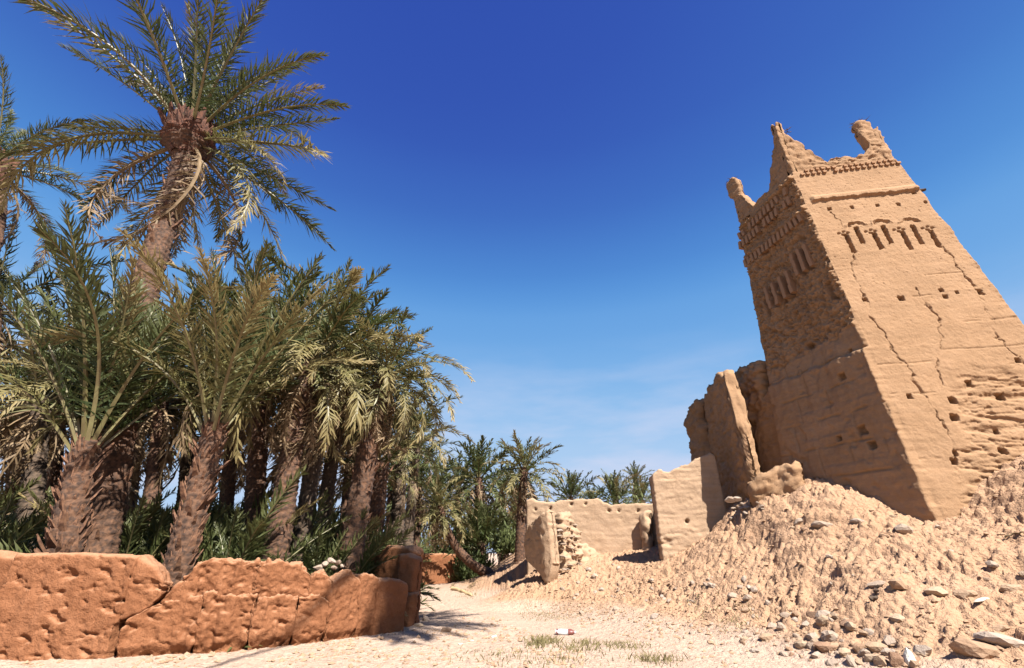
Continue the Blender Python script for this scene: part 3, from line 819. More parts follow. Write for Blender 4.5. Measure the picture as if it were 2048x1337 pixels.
def stick(name, a, b, r0, r1, mat, parent=None, n=6, seg=5, wob=.02, sd=0):
    a, b = np.array(a, float), np.array(b, float)
    org = a.copy(); rs = np.random.default_rng(sd)
    d = (b - a) / np.linalg.norm(b - a)
    s = np.cross(d, [0.3, .2, .9]); s /= np.linalg.norm(s); t = np.cross(d, s)
    ts = np.linspace(0, 1, seg + 1); ang = np.arange(n) / n * 2 * math.pi
    Vv = []
    for i, q in enumerate(ts):
        c = (b - a) * q + (s * rs.normal(0, wob) + t * rs.normal(0, wob)) * (0 < i)
        r = r0 + (r1 - r0) * q
        Vv += [c + (s * math.cos(x) + t * math.sin(x)) * r * (1 + .1 * rs.normal()) for x in ang]
    Vv += [np.zeros(3), b - a]
    q = grid_faces(seg + 1, n, wrap_v=True)
    k = np.arange(n); k2 = (k + 1) % n
    c0 = np.stack([np.full(n, (seg + 1) * n), k2, k], 1); c1 = np.stack([np.full(n, (seg + 1) * n + 1), seg * n + k, seg * n + k2], 1)
    o = link(name, mesh_np(name, np.array(Vv), [q, c0, c1], mat), parent, Vector(org) - (parent.location if parent else Vector((0, 0, 0))))
    return o
bz = 13.35
p0 = T_right(bz) + np.array([-.3, .5])
stick('timber_beam', (*p0, bz), (p0[0] + 1.0, p0[1] - .1, bz + .05), .075, .065, M_WOOD, tower, 6, 4, .01, 3)
def twig_cap(c, r, n, sd):
    rs = np.random.default_rng(sd); V_, F_ = [], []
    for i in range(n):
        a = rs.uniform(0, 6.283); d = np.array([math.cos(a), math.sin(a), rs.uniform(-.25, .45)]); L = r * rs.uniform(.5, 1.25)
        p = np.array([rs.normal(0, r * .35), rs.normal(0, r * .35), rs.normal(0, .05)]); w = np.cross(d, [0, 0, 1]) * .018
        b = len(V_); V_ += [p - w, p + w, p + d * L, p + [0, 0, .03]]; F_ += [[b, b + 1, b + 2], [b, b + 2, b + 3], [b + 1, b + 3, b + 2]]
    link('twig_cap', mesh_np('twig_cap', np.array(V_), np.array(F_), M_TWIG, False), tower, Vector(c) - TL)
twig_cap((Hs[0] + .1, Hs[1], 16.86), .26, 34, 1)
twig_cap((cl_[0], cl_[1], 17.2), .22, 24, 2)
twig_cap((cn_[0] + .35, cn_[1] - .06, 17.0), .14, 12, 3)

# ---- ruin leaning on the tower ----------------------------------------------
def ppz(px, py, y):
    return at(px, py, y)
ruin = thing('ruined_wall', 'broken thick earth wall standing against the shaded side of the tower', 'ruined wall', (8.4, 16.5, 2.0))
a = at(1518, 980, 14.75); b = at(1446, 980, 19.2)
def zt_line(pts, A, B):
    """Heights where sight lines meet the upright plane through A-B: (share along A-B, height)."""
    A, B = np.array(A[:2]), np.array(B[:2]); e = B - A; L = np.linalg.norm(e); e /= L; n = np.array([-e[1], e[0]])
    out = []
    for px, py in pts:
        u, v = px - 1024.0, 668.5 - py
        d = np.array([u, FPX * COSP - v * SINP, FPX * SINP + v * COSP])
        t = np.dot(A, n) / np.dot(d[:2], n)
        p = np.array([0, 0, CAM_H]) + d * t
        out.append((float(np.dot(p[:2] - A, e) / L), float(p[2])))
    return out
top1 = zt_line([(1512, 850), (1504, 800), (1494, 765), (1480, 750), (1456, 740), (1436, 758), (1420, 778), (1408, 800)], a, b)
top1 = [(0.0, top1[0][1])] + [t for t in top1 if 0 < t[0] < 1] + [(1.0, top1[-1][1] - .4)]
block('wall', M_TOWER, a, b, .38, top1, [(0, 1.0), (1, 1.0)], step=.04, r=.10, amp=.10, freq=1.9, pits=.06, gouge=.07, strata=.03, ragged=.18, seed=21, parent=ruin, er=.08)
a2 = at(1432, 930, 19.0); b2 = at(1398, 930, 20.6)
block('broken_end', M_TOWER, a2, b2, .8, [(0, at(1405, 800, 19)[2]), (.3, at(1398, 806, 19.3)[2]), (.6, at(1388, 822, 20)[2]), (1, at(1380, 850, 20.5)[2])], [(0, 1.0), (1, 1.0)], step=.05, r=.15, amp=.14, freq=1.8, pits=.06, gouge=.06, ragged=.25, seed=25, parent=ruin)
a3 = at(1512, 960, 14.9); b3 = at(1478, 960, 16.6)
block('rubble_core', M_TOWER, at(1575, 780, 15.5), at(1468, 780, 18.2), 1.9, [(0, at(1535, 726, 15.5)[2]), (.3, at(1515, 732, 16.2)[2]), (.6, at(1490, 752, 17)[2]), (1, at(1470, 775, 18)[2])], [(0, 2.0), (1, 1.6)], step=.05, r=.2, amp=.17, freq=2.6, pits=.12, gouge=.06, seed=27, parent=ruin)
block('buttress', M_TOWER, (9.40, 13.90), (8.62, 16.10), .62, [(0, 7.3), (.4, 7.1), (.7, 6.7), (.9, 6.2), (1, 5.2)], [(0, 1.8), (1, 1.4)], step=.04, r=.08, amp=.06, freq=1.8, pits=.05, strata=.03, seed=28, parent=ruin, lean=-.10, er=.06)
block('foot', M_TOWER, at(1605, 950, 13.75), at(1498, 985, 14.55), .55, [(0, at(1600, 925, 13.7)[2]), (.45, at(1560, 935, 14)[2]), (.8, at(1520, 955, 14.3)[2]), (1, at(1503, 965, 14.4)[2])], [(0, 2.0), (1, 1.2)], step=.045, r=.16, amp=.10, freq=2.4, gouge=.04, ragged=.12, seed=29, parent=ruin)

# ---- pale enclosure walls -----------------------------------------------------
stepped = thing('enclosure_wall', 'tall pale earth wall with crumbled stepped top beside the ruin', 'wall', tuple(at(1365, 1090, 16.7)))
A, B = at(1305, 1000, 16.8), at(1452, 1000, 16.5)
t_ = zt_line([(1306, 952), (1318, 946), (1340, 943), (1356, 938), (1366, 932), (1382, 924), (1400, 916), (1416, 908), (1424, 912), (1432, 950), (1444, 1000)], A, B)
t_ = [(0, t_[0][1])] + [q_ for q_ in t_ if 0.02 < q_[0] < .98] + [(1, 2.0)]
block('wall', M_WALLP, A, B, .55, t_, [(0, .2), (1, .2)], step=.035, r=.05, amp=.018, freq=1.6, strata=.016, gouge=.02, ragged=.10, seed=33, parent=stepped, er=.08,
      extra=lambda F, Z, W: -.20 * (1 - sstep(.03, .08, np.hypot(F - 1.0, Z - 2.6))) - .05 * sstep(.2, .7, fbm(v3(F * 2, Z * 7, 3.0), 3)) * (1 - sstep(1.9, 2.5, Z)))
longw = thing('enclosure_wall', 'long low pale earth wall with palm tops showing over it', 'wall', tuple(at(1180, 1100, 20.4)))
A, B = at(1053, 1050, 21.0), at(1318, 1050, 19.8)
t_ = zt_line([(1054, 1001), (1064, 999), (1078, 1001), (1090, 1007), (1104, 1006), (1120, 1002), (1150, 1001), (1180, 1000), (1202, 1000), (1208, 1007), (1222, 1012), (1250, 1010), (1302, 1008)], A, B)
t_ = [(0, t_[0][1])] + [q_ for q_ in t_ if 0.01 < q_[0] < .99] + [(1, t_[-1][1])]
block('wall', M_WALLP, A, B, .6, t_, [(0, .2), (1, .2)], step=.055, r=.06, amp=.020, freq=1.1, strata=.015, gouge=.018, ragged=.07, seed=37, parent=longw, er=.12,
      extra=lambda F, Z, W: -.16 * sum((1 - sstep(.03, .075, np.hypot(F - c, Z - h))) for c, h in ((.45, 3.3), (1.1, 3.35), (3.55, 3.2), (3.95, 3.2), (4.7, 3.2), (2.0, 3.5), (2.6, 3.5))))
block('buttress', M_WALLP, at(1283, 1060, 19.6), at(1305, 1060, 19.3), .6, [(0, at(1285, 1035, 19.5)[2]), (1, at(1300, 1020, 19.4)[2])], [(0, .4), (1, .4)], step=.06, r=.15, amp=.09, freq=2.0, pits=.06, seed=39, parent=longw)

# fallen slab and the stub of coursed rubble beside it
slab = thing('wall_fragment', 'smooth faced fragment of fallen wall hanging over its own dark shadow', 'wall fragment', tuple(at(1088, 1130, 17.8)))
A, B = at(1056, 1100, 18.6), at(1113, 1100, 17.5)
t_ = zt_line([(1058, 1090), (1062, 1066), (1074, 1048), (1088, 1036), (1100, 1026), (1108, 1022)], A, B)
bt = zt_line([(1057, 1112), (1062, 1122), (1075, 1136), (1088, 1148), (1098, 1166), (1103, 1168), (1108, 1150), (1112, 1128)], A, B)
fx = lambda l: [(min(1, max(0, s)), z) for s, z in l]
block('slab', M_WALLP, A, B, .42, fx(t_), fx(bt), step=.035, r=.07, amp=.03, freq=2.4, seed=41, parent=slab, er=.07, lean=-.10,
      extra=lambda F, Z, W: -.05 * sstep(.15, .6, fbm(v3(F * 5, Z * 6, 1.0), 3)) * sstep(1.95, 2.1, Z) - .06 * (1 - sstep(.02, .05, np.abs(((F * 5) % 1) - .5) / 5 + np.abs(Z - 1.35))))
stub = thing('rubble_pier', 'stub of coursed rubble wall beside the fallen slab', 'ruined wall', tuple(at(1135, 1130, 18)))
block('pier', M_WALLP, at(1108, 1100, 18.3), at(1150, 1100, 19.2), .8, [(0, at(1112, 1030, 18.3)[2]), (.5, at(1128, 1026, 18.8)[2]), (1, at(1146, 1072, 19)[2])], [(0, .3), (1, .5)], step=.04, r=.12, amp=.08, freq=2.4, strata=.07, pits=.05, seed=43, parent=stub)
block('pier', M_WALLP, at(1140, 1110, 19.0), at(1195, 1100, 20.0), .7, [(0, at(1146, 1075, 19)[2]), (.5, at(1165, 1095, 19.5)[2]), (1, at(1195, 1108, 20)[2])], [(0, .3), (1, .5)], step=.05, r=.15, amp=.10, freq=2.4, strata=.07, pits=.06, seed=44, parent=stub)

# ---- red boundary wall in the foreground ----------------------------------------
front = thing('boundary_wall', 'low weathered red earth wall along the palm grove in the foreground', 'wall', (-5.0, 10.2, 0))
def gp(px, py):
    u, v = px - 1024.0, 668.5 - py
    d = np.array([u, FPX * COSP - v * SINP, FPX * SINP + v * COSP]); t = -CAM_H / d[2]
    return (np.array([0, 0, CAM_H]) + d * t)
BASE = [gp(*q_)[:2] for q_ in ((-420, 1322), (-150, 1326), (0, 1327), (240, 1322), (400, 1311), (505, 1303), (650, 1289), (724, 1277), (832, 1258))]
def wall_xy(px, py):
    """Foot of the point of the boundary wall's face that is seen at a pixel."""
    u, v = px - 1024.0, 668.5 - py
    d = np.array([u, FPX * COSP - v * SINP])
    for A, B in zip(BASE[:-1], BASE[1:]):
        e = B - A; det = d[0] * -e[1] + d[1] * e[0]
        s_ = (d[0] * A[1] - d[1] * A[0]) / (d[1] * e[0] - d[0] * e[1] + 1e-12)
        if -0.001 <= s_ <= 1.001:
            return A + e * s_
    return BASE[0] if px < 0 else BASE[-1]
def fwall(l, r_, topline, botline=None, T=.5, back=.25, **kw):
    A, B = wall_xy(*l), wall_xy(*r_)
    e = (B - A); e /= np.linalg.norm(e); n = np.array([-e[1], e[0]])
    t_ = fx(zt_line(topline, A, B)); t_.sort()
    b_ = fx(zt_line(botline, A, B)) if botline else None
    if b_: b_.sort()
    return block('earth_block', M_RED, A + n * back - e * .03, B + n * back + e * .03, T, t_, b_, parent=front, **kw)
FS = dict(step=.020)
fwall((-330, 1150), (16, 1180), [(-330, 1098), (-100, 1102), (0, 1106), (12, 1116)], T=.55, back=.29, step=.04, r=.10, amp=.04, freq=1.8, pits=.05, seed=51)
fwall((12, 1150), (262, 1150), [(14, 1108), (60, 1106), (150, 1106), (230, 1108), (264, 1112)], T=.55, back=.27, r=.09, amp=.028, freq=1.5, pits=.060, rib=.012, gouge=0.026, undercut=0.00, seed=52, er=.045, **FS)
fwall((252, 1180), (322, 1180), [(250, 1110), (266, 1111), (290, 1122), (308, 1138), (316, 1152), (321, 1166)], [(248, 1240), (272, 1230), (294, 1216), (312, 1198), (321, 1186)], T=.50, back=.27, r=.08, amp=.035, freq=2.2, pits=.06, gouge=0.026, undercut=0.00, seed=53, er=.045, **FS)
fwall((240, 1270), (398, 1250), [(246, 1246), (266, 1230), (298, 1210), (330, 1198), (398, 1190)], T=.55, back=.25, r=.09, amp=.045, freq=2.4, rib=.045, pits=.05, gouge=0.030, undercut=0.09, seed=54, er=.045, **FS)
fwall((394, 1250), (506, 1245), [(394, 1188), (440, 1180), (508, 1186)], T=.55, back=.24, r=.10, amp=.05, freq=2.4, rib=.05, pits=.05, gouge=0.030, undercut=0.09, seed=55, er=.045, **FS)
fwall((502, 1245), (592, 1240), [(502, 1188), (594, 1190)], T=.55, back=.23, r=.10, amp=.05, freq=2.4, rib=.05, pits=.04, gouge=0.030, undercut=0.09, seed=56, er=.045, **FS)
fwall((588, 1240), (656, 1235), [(588, 1190), (640, 1188), (660, 1200)], T=.55, back=.24, r=.10, amp=.05, freq=2.4, rib=.045, pits=.04, gouge=0.030, undercut=0.09, seed=57, er=.045, **FS)
fwall((320, 1200), (392, 1180), [(322, 1204), (334, 1190), (346, 1178), (354, 1166), (368, 1158), (392, 1150)], [(320, 1216), (392, 1208)], T=.42, back=.28, r=.07, amp=.05, freq=3, gouge=0.030, undercut=0.00, seed=58, er=.045, **FS)
fwall((358, 1170), (516, 1160), [(362, 1154), (376, 1146), (386, 1132), (400, 1121), (422, 1114), (450, 1112), (480, 1117), (518, 1121)], [(358, 1212), (516, 1204)], T=.50, back=.27, r=.13, amp=.06, freq=2.6, rib=.055, pits=.05, gouge=0.030, undercut=0.00, seed=59, er=.045, **FS)
fwall((508, 1160), (624, 1160), [(510, 1121), (540, 1117), (582, 1118), (606, 1124), (618, 1136), (626, 1156)], [(508, 1206), (624, 1206)], T=.50, back=.27, r=.13, amp=.06, freq=2.6, rib=.055, pits=.05, gouge=0.030, undercut=0.00, seed=60, er=.045, **FS)
fwall((614, 1180), (668, 1175), [(616, 1166), (630, 1146), (646, 1137), (658, 1141), (668, 1158)], [(614, 1212), (668, 1212)], T=.50, back=.27, r=.15, amp=.055, freq=2.6, rib=.06, gouge=0.030, undercut=0.00, seed=61, er=.045, **FS)
fwall((660, 1210), (726, 1200), [(664, 1162), (678, 1153), (694, 1142), (706, 1137), (716, 1143), (726, 1153)], T=.5, back=.26, r=.14, amp=.04, freq=2.4, rib=.04, gouge=0.030, undercut=0.09, seed=62, er=.045, **FS)
fwall((720, 1200), (760, 1200), [(722, 1150), (734, 1145), (750, 1147), (760, 1157)], T=.5, back=.26, r=.10, amp=.035, freq=2.4, rib=.03, gouge=0.020, undercut=0.09, seed=63, er=.045, **FS)
fwall((753, 1200), (813, 1200), [(754, 1160), (780, 1157), (804, 1158), (814, 1166)], T=.55, back=.27, r=.10, amp=.03, freq=2.0, gouge=0.020, undercut=0.00, seed=64, er=.045, step=.03)

# shaded return wall and gate post behind the end of the boundary wall
ret = thing('gate_post', 'stacked earth gate post in palm shade at the end of the boundary wall', 'gate post', tuple(gp(818, 1250)))
block('earth_block', M_RED, at(795, 1200, 13.6), at(836, 1200, 13.5), .6, [(0, .78), (1, .74)], [(0, -.3), (1, -.3)], step=.035, r=.12, amp=.06, freq=2.2, seed=71, parent=ret)
block('earth_block', M_RED, at(798, 1150, 13.7), at(838, 1150, 13.6), .6, [(0, 1.58), (.5, 1.62), (1, 1.5)], [(0, .76), (1, .72)], step=.035, r=.10, amp=.05, freq=2.0, seed=72, parent=ret)
back = thing('return_wall', 'shaded earth wall running back into the grove with a broken sunlit top', 'wall', tuple(at(760, 1200, 15.5)))
block('wall', M_RED, at(600, 1150, 17.0), at(836, 1150, 14.5), .5, [(0, at(600, 1118, 17)[2]), (.55, at(730, 1110, 15.6)[2]), (.72, at(770, 1108, 15.2)[2]), (.78, at(782, 1092, 15)[2]), (.95, at(828, 1093, 14.6)[2]), (1, at(836, 1104, 14.5)[2])],
      [(0, -.2), (1, -.2)], step=.05, r=.10, amp=.06, freq=2.0, seed=74, parent=back)
farw = thing('lane_wall', 'red earth wall closing the lane beneath the bushes', 'wall', tuple(at(885, 1150, 28)))
block('wall', M_RED, at(790, 1150, 27.5), at(960, 1150, 31.0), .5, [(0, at(830, 1105, 27.5)[2]), (.6, at(880, 1108, 29)[2]), (1, at(960, 1112, 31)[2])], [(0, -.2), (1, -.2)], step=.09, r=.12, amp=.06, freq=1.2, pits=.03, seed=76, parent=farw)

# ------------------------------------------------------------------ palms
def frond_mesh(name, L, droop, nleaf, leaf_len, width, lift, mats, sd, petiole=.16, hang=.35, power=1.6, sparse=0.0, twist=.24):
    """A feather leaf growing along +X, drooping towards -Z: rib and two ranks of leaflets."""
    rs = np.random.default_rng(sd)
    ns = 16
    t = np.linspace(0, 1, ns + 1)
    phi = -droop * t ** power
    side = twist * rs.normal() * t ** 2
    seg = L / ns
    X = np.concatenate([[0], np.cumsum(np.cos(phi[:-1]) * seg)]); Z = np.concatenate([[0], np.cumsum(np.sin(phi[:-1]) * seg)])
    Y = np.cumsum(np.sin(side) * seg)
    C = np.stack([X, Y, Z], 1)
    T = np.gradient(C, axis=0); T /= np.linalg.norm(T, axis=1)[:, None]
    V_, F3, F4, along, var, fm3, fm4 = [], [], [], [], [], [], []
    k = 4
    for i in range(ns + 1):                                            # the rib
        r = (0.042 * (1 - t[i]) ** 0.8 + 0.006) * (1.7 if i == 0 else 1) * L / 5
        S = np.cross([0, 0, 1], T[i]); S /= np.linalg.norm(S); U = np.cross(T[i], S)
        for a in range(k):
            q = a * math.pi / 2 + .78
            V_.append(C[i] + S * math.cos(q) * r * 1.3 + U * math.sin(q) * r * .8); along.append(t[i]); var.append(.5)
    for i in range(ns):
        for a in range(k):
            F4.append([i * k + a, i * k + (a + 1) % k, (i + 1) * k + (a + 1) % k, (i + 1) * k + a]); fm4.append(1)
    for j in range(nleaf):
        for sgn in (-1, 1):
            if rs.random() < sparse:
                continue
            s = petiole + (1 - petiole) * (j + rs.uniform(-.3, .3) + .5) / nleaf
            s = min(max(s, .05), .995)
            x = s * ns; i = min(int(x), ns - 1); f = x - i
            p = C[i] * (1 - f) + C[i + 1] * f
            tg = T[i] * (1 - f) + T[i + 1] * f; tg /= np.linalg.norm(tg)
            S = np.cross([0, 0, 1], tg); S /= np.linalg.norm(S); U = np.cross(tg, S)
            u = (s - petiole) / (1 - petiole)
            ll = leaf_len * (0.45 + 0.75 * math.sin(math.pi * min(1, u * .9 + .12)) ** .8) * rs.uniform(.8, 1.15) * (1 if u < .85 else .8)
            ang = R(62 - 34 * u + rs.normal(0, 13))
            b = R(lift + rs.normal(0, 22))
            d = tg * math.cos(ang) + (S * sgn * math.cos(b) + U * math.sin(b)) * math.sin(ang)
            d /= np.linalg.norm(d)
            w = np.cross(d, U * .8 + S * sgn * rs.normal(0, .35) + tg * rs.normal(0, .35)); w /= np.linalg.norm(w) + 1e-9
            ww = width * rs.uniform(.75, 1.2)
            m = p + d * ll * .45
            d2 = d + np.array([0, 0, -hang * rs.uniform(.4, 1.5)]); d2 /= np.linalg.norm(d2)
            tip = m + d2 * ll * .55
            o = len(V_); lv = rs.random()
            V_ += [p - w * ww * .35, p + w * ww * .35, m + w * ww * .5, m - w * ww * .5, tip]
            along += [s * .8, s * .8, s * .8 + .12, s * .8 + .12, s * .8 + .22]; var += [lv] * 5
            F4.append([o, o + 1, o + 2, o + 3]); fm4.append(0)
            F3.append([o + 3, o + 2, o + 4]); fm3.append(0)
    return mesh_np(name, np.array(V_), [np.array(F4), np.array(F3)], mats, False, fm4 + fm3, {'along': along, 'leafvar': var})

def make_lib(tagname, L, leaf_len, width, nleaf, sd0):
    lib = {}
    for kind, mats, lst in (('green', [M_GREEN, M_RACHIS], ((.35, 34), (.75, 30), (1.15, 26), (1.5, 22))),
                            ('olive', [M_OLIVE, M_RACHIS], ((.6, 30), (1.1, 24), (1.6, 16), (2.0, 10))),
                            ('dry', [M_DRY, M_RACHIS_DRY], ((1.0, 5), (1.7, -5), (2.2, -20), (2.5, -30)))):
        lib[kind] = [frond_mesh(f'frond_{tagname}_{kind}', L, d, nleaf, leaf_len, width, lift, mats, sd0 + 10 * i + len(kind),
                                hang=.35 if kind == 'green' else (.6 if kind == 'olive' else .9), sparse=0.06 if kind == 'green' else (.14 if kind == 'olive' else .35), power=1.5 if kind != 'dry' else 1.1)
                     for i, (d, lift) in enumerate(lst)]
    return lib
LIB_NEAR = make_lib('near', 5.0, .62, .043, 86, 100)
LIB_MID = make_lib('mid', 5.0, .66, .072, 50, 300)
LIB_FAR = make_lib('far', 5.0, .75, .13, 30, 500)

def trunk_mesh(name, pts, r0, r1, mat, seed=0, ring=.16, nA=26, boss=0.0, rough=.10):
    pts = np.array(pts, float); seglen = np.linalg.norm(np.diff(pts, axis=0), axis=1)
    cum = np.concatenate([[0], np.cumsum(seglen)]); Lt = cum[-1]
    n = int(min(240, max(12, Lt / (ring / 4))))
    s = np.linspace(0, Lt, n)
    # smooth the polyline
    tt = np.linspace(0, Lt, 200); base = np.stack([np.interp(tt, cum, pts[:, k]) for k in range(3)], 1)
    ker = np.ones(41) / 41
    pad = np.concatenate([np.repeat(base[:1], 20, 0), base, np.repeat(base[-1:], 20, 0)])
    sm = np.stack([np.convolve(pad[:, k], ker, 'valid') for k in range(3)], 1); sm[0], sm[-1] = base[0], base[-1]
    C = np.stack([np.interp(s, tt, sm[:, k]) for k in range(3)], 1)
    T = np.gradient(C, axis=0); T /= np.linalg.norm(T, axis=1)[:, None]
    S = np.cross([0, 1, 0.0], T); S /= np.linalg.norm(S, axis=1)[:, None]; U = np.cross(T, S)
    th = np.arange(nA) / nA * 2 * math.pi
    f = s / Lt
    rad = r0 + (r1 - r0) * f + 0.25 * r0 * np.exp(-f * Lt / .35) * .5
    if boss:
        rad = rad + boss * np.exp(-((s - (Lt - .75)) / .62) ** 2) * (.5 if Lt > 4 else 1)
    # spiral of old leaf bases: saw-tooth scales, staggered round the stem
    ph = s[:, None] / ring + 0.5 * ((np.floor(th * 9 / (2 * math.pi)) % 2)[None]) + .12 * perlin(v3(s[:, None] * 2, th[None] * 2, seed))
    saw = ph % 1.0
    bump = rough * (saw ** 1.5 - .35) + rough * .5 * (np.abs(np.sin(th * 4.5))[None] - .5) + rough * .5 * fbm(v3(s[:, None] * 3, np.cos(th)[None] * 2, np.sin(th)[None] * 2 + seed), 3)
    rr = rad[:, None] * (1 + bump)
    P = C[:, None] + S[:, None] * (np.cos(th)[None] * rr)[..., None] + U[:, None] * (np.sin(th)[None] * rr)[..., None]
    org = pts[0]
    Vv = np.concatenate([P.reshape(-1, 3), [C[-1] + T[-1] * .05]]) - org
    q = grid_faces(n, nA, wrap_v=True)
    k = np.arange(nA); cap = np.stack([(n - 1) * nA + k, (n - 1) * nA + (k + 1) % nA, np.full(nA, n * nA)], 1)
    return mesh_np(name, Vv, [q, cap], mat), (C, T, S, U, rad, s)

def stub_mesh(sd, L=.34):
    rs = np.random.default_rng(sd)
    ts = [(0, .085, .030), (.45, .060, .028), (.8, .042, .022), (1.0, .018, .010)]
    Vv = []
    for t, w, h in ts:
        x = t * L; z = .10 * L * t * t
        for a, b in ((-1, -1), (1, -1), (1, 1), (-1, 1)):
            Vv.append([x + rs.normal(0, .008) + (rs.uniform(-.05, .05) if t == 1 else 0), a * w + rs.normal(0, .006), z + b * h + rs.normal(0, .005)])
    Vv = np.array(Vv)
    q = grid_faces(4, 4, wrap_v=True)
    return mesh_np('leaf_base', Vv, [q, np.array([[12, 13, 14, 15]])], M_STUB, False)
STUBS = [stub_mesh(i, .30 + .05 * i) for i in range(5)]
STUBS_DARK = [m_.copy() for m_ in STUBS]
for m_ in STUBS_DARK:
    m_.materials[0] = M_FIBRE

def orient(direction, roll=0.0):
    """Rotation that takes +X to the direction and keeps +Z as high as it can."""
    x = Vector(direction).normalized()
    y = Vector((0, 0, 1)).cross(x)
    if y.length < 1e-4:
        y = Vector((0, 1, 0))
    y.normalize(); z = x.cross(y)
    return Matrix((x, y, z)).transposed().to_4x4() @ Matrix.Rotation(roll, 4, 'X')

def palm(name, label, pts, r0, r1, L, n, elev=(-25, 82), lib=None, dry=.12, olive=.3, group=None, stubs=0, boss=0.0, mat=None, skirt=0, seed=0, ring=.16, nA=24, az_bias=None, straight=0.0, jitter=.2, rough=.13):
    """Date palm: trunk with old leaf bases, crown of single fronds, dead ones hanging below."""
    rs = random.Random(seed * 7 + 3); clear = name == 'date_palm' and boss > .5; lib = lib or LIB_MID
    base = Vector([float(c) for c in pts[0]])
    root = thing(name, label, 'palm tree', base, group)
    tm, (C, T, S, U, rad, s) = trunk_mesh('trunk', pts, r0, r1, mat or M_TRUNK, seed, ring, nA, boss, rough)
    stem = link('trunk', tm, root)
    top = Vector(C[-1])
    if boss:
        fb, _ = trunk_mesh('crown_fibre', [C[-1] - T[-1] * 1.6, C[-1] + T[-1] * .15], r1 * 1.08, r1 * .8, M_FIBRE, seed + 5, .22, 28, boss * .60, .26)
        fib = link('crown_fibre', fb, root, Vector(C[-1] - T[-1] * 1.6) - base)
        for i in range(int(190 * boss)):
            f = rs.uniform(-1.7, .05); a = i * 2.39996
            out = Vector(S[-1] * math.cos(a) + U[-1] * math.sin(a)); e = R(rs.uniform(50, 85))
            rr = r1 + boss * .53 * math.exp(-((f + .60) / .62) ** 2)
            o = link('leaf_base', STUBS_DARK[i % 5], fib)
            o.matrix_local = Matrix.Translation(Vector(C[-1]) + Vector(T[-1]) * f + out * rr * .93 - base - fib.location) @ orient(out * math.cos(e) + Vector(T[-1]) * math.sin(e), rs.uniform(-.5, .5)) @ Matrix.Scale(rs.uniform(.9, 1.9), 4)
    for i in range(stubs):
        f = (i + .5) / stubs
        k = int(min(len(s) - 1, (f * .97 + .03) * (len(s) - 1))); a = i * 2.39996 + rs.uniform(-.3, .3)
        out = Vector(S[k] * math.cos(a) + U[k] * math.sin(a)); upv = Vector(T[k])
        e = R(rs.uniform(42, 78))
        d = out * math.cos(e) + upv * math.sin(e)
        o = link('leaf_base', STUBS[i % 5], stem)
        o.matrix_local = Matrix.Translation(Vector(C[k]) + out * (rad[k] * .88) - base) @ orient(d, rs.uniform(-.4, .4)) @ Matrix.Scale(rs.choice((.4, .5, .6, .75, 1.0)) * rs.uniform(.85, 1.15) * (r0 / .42) ** .5, 4)
    lean = Vector(T[-1])
    for i in range(n):
        f = (i + .5) / n
        a = i * 2.39996 + rs.uniform(-jitter, jitter)
        el = elev[1] + (elev[0] - elev[1]) * f ** 1.15 + rs.uniform(-7, 7)
        if clear and math.sin(a) < -.45 and el < 28:          # the photograph shows the boss bare on this side
            continue
        if f > 1 - dry:
            kind = 'dry'
        else:
            kind = 'olive' if rs.random() < olive * (.5 + f) else 'green'
        v = min(3, max(0, int(f * 3.4 + rs.uniform(-.7, .7) - straight)))
        m = lib[kind][v]
        d = Vector((math.cos(a) * math.cos(R(el)), math.sin(a) * math.cos(R(el)), math.sin(R(el))))
        d = (d + (lean - Vector((0, 0, 1))) * .7).normalized()
        o = link('dry_frond' if kind == 'dry' else 'frond', m, root)
        sc = L / 5.0 * rs.uniform(.82, 1.1) * (.75 + .3 * min(1, f * 4))
        pos = top + Vector((d.x, d.y, 0)) * r1 * .55 - lean * (f * (.55 if not boss else .9))
        o.matrix_local = Matrix.Translation(pos - base) @ orient(d, rs.uniform(-.35, .35)) @ Matrix.Scale(sc, 4)
    for i in range(skirt):                                            # dead fronds hanging round the neck
        a = i * 2.39996 + rs.uniform(-.3, .3); el = rs.uniform(-75, -45)
        d = Vector((math.cos(a) * math.cos(R(el)), math.sin(a) * math.cos(R(el)), math.sin(R(el))))
        o = link('dry_frond', lib['dry'][rs.randrange(2)], root)
        o.matrix_local = Matrix.Translation(top + Vector((d.x, d.y, 0)) * r1 * .9 - lean * rs.uniform(.6, 1.3) - base) @ orient(d, rs.uniform(-.6, .6)) @ Matrix.Scale(L / 5 * rs.uniform(.5, .75), 4)
    return root

def line_at(*p):
    return [at(*q) for q in p]

def on_ground(px, py, y, pts):
    g = at(px, py, y); g[2] = gz(g[0], g[1]) - .1
    return [g] + pts

# the tall palm and its neighbours in the front row
palm('date_palm', 'tallest date palm with shaggy reddish brown crown boss and open fronds', on_ground(196, 1150, 12.0, line_at((205, 1050, 12.0), (236, 850, 12.0), (292, 560, 12.2), (343, 410, 12.4), (384, 262, 12.6))),
     .44, .31, 6.2, 64, (-40, 84), LIB_NEAR, dry=.09, olive=.40, stubs=210, boss=.85, seed=1, ring=.22, nA=40, rough=.17)
palm('date_palm', 'stout front date palm with long upright fronds over a shaggy trunk', on_ground(118, 1180, 10.7, line_at((128, 1100, 10.7), (150, 985, 10.7), (178, 880, 10.8))),
     .32, .27, 5.4, 36, (58, 88), LIB_NEAR, dry=0, olive=.30, stubs=270, seed=2, ring=.2, nA=36, straight=1.4, rough=.16)
palm('date_palm', 'front date palm leaning out through the gap in the red wall', on_ground(335, 1230, 10.75, line_at((350, 1160, 10.8), (386, 1020, 10.9), (432, 850, 11.0))),
     .29, .24, 4.7, 34, (62, 88), LIB_NEAR, dry=0, olive=.36, stubs=270, seed=3, ring=.18, nA=36, straight=1.2, rough=.16)
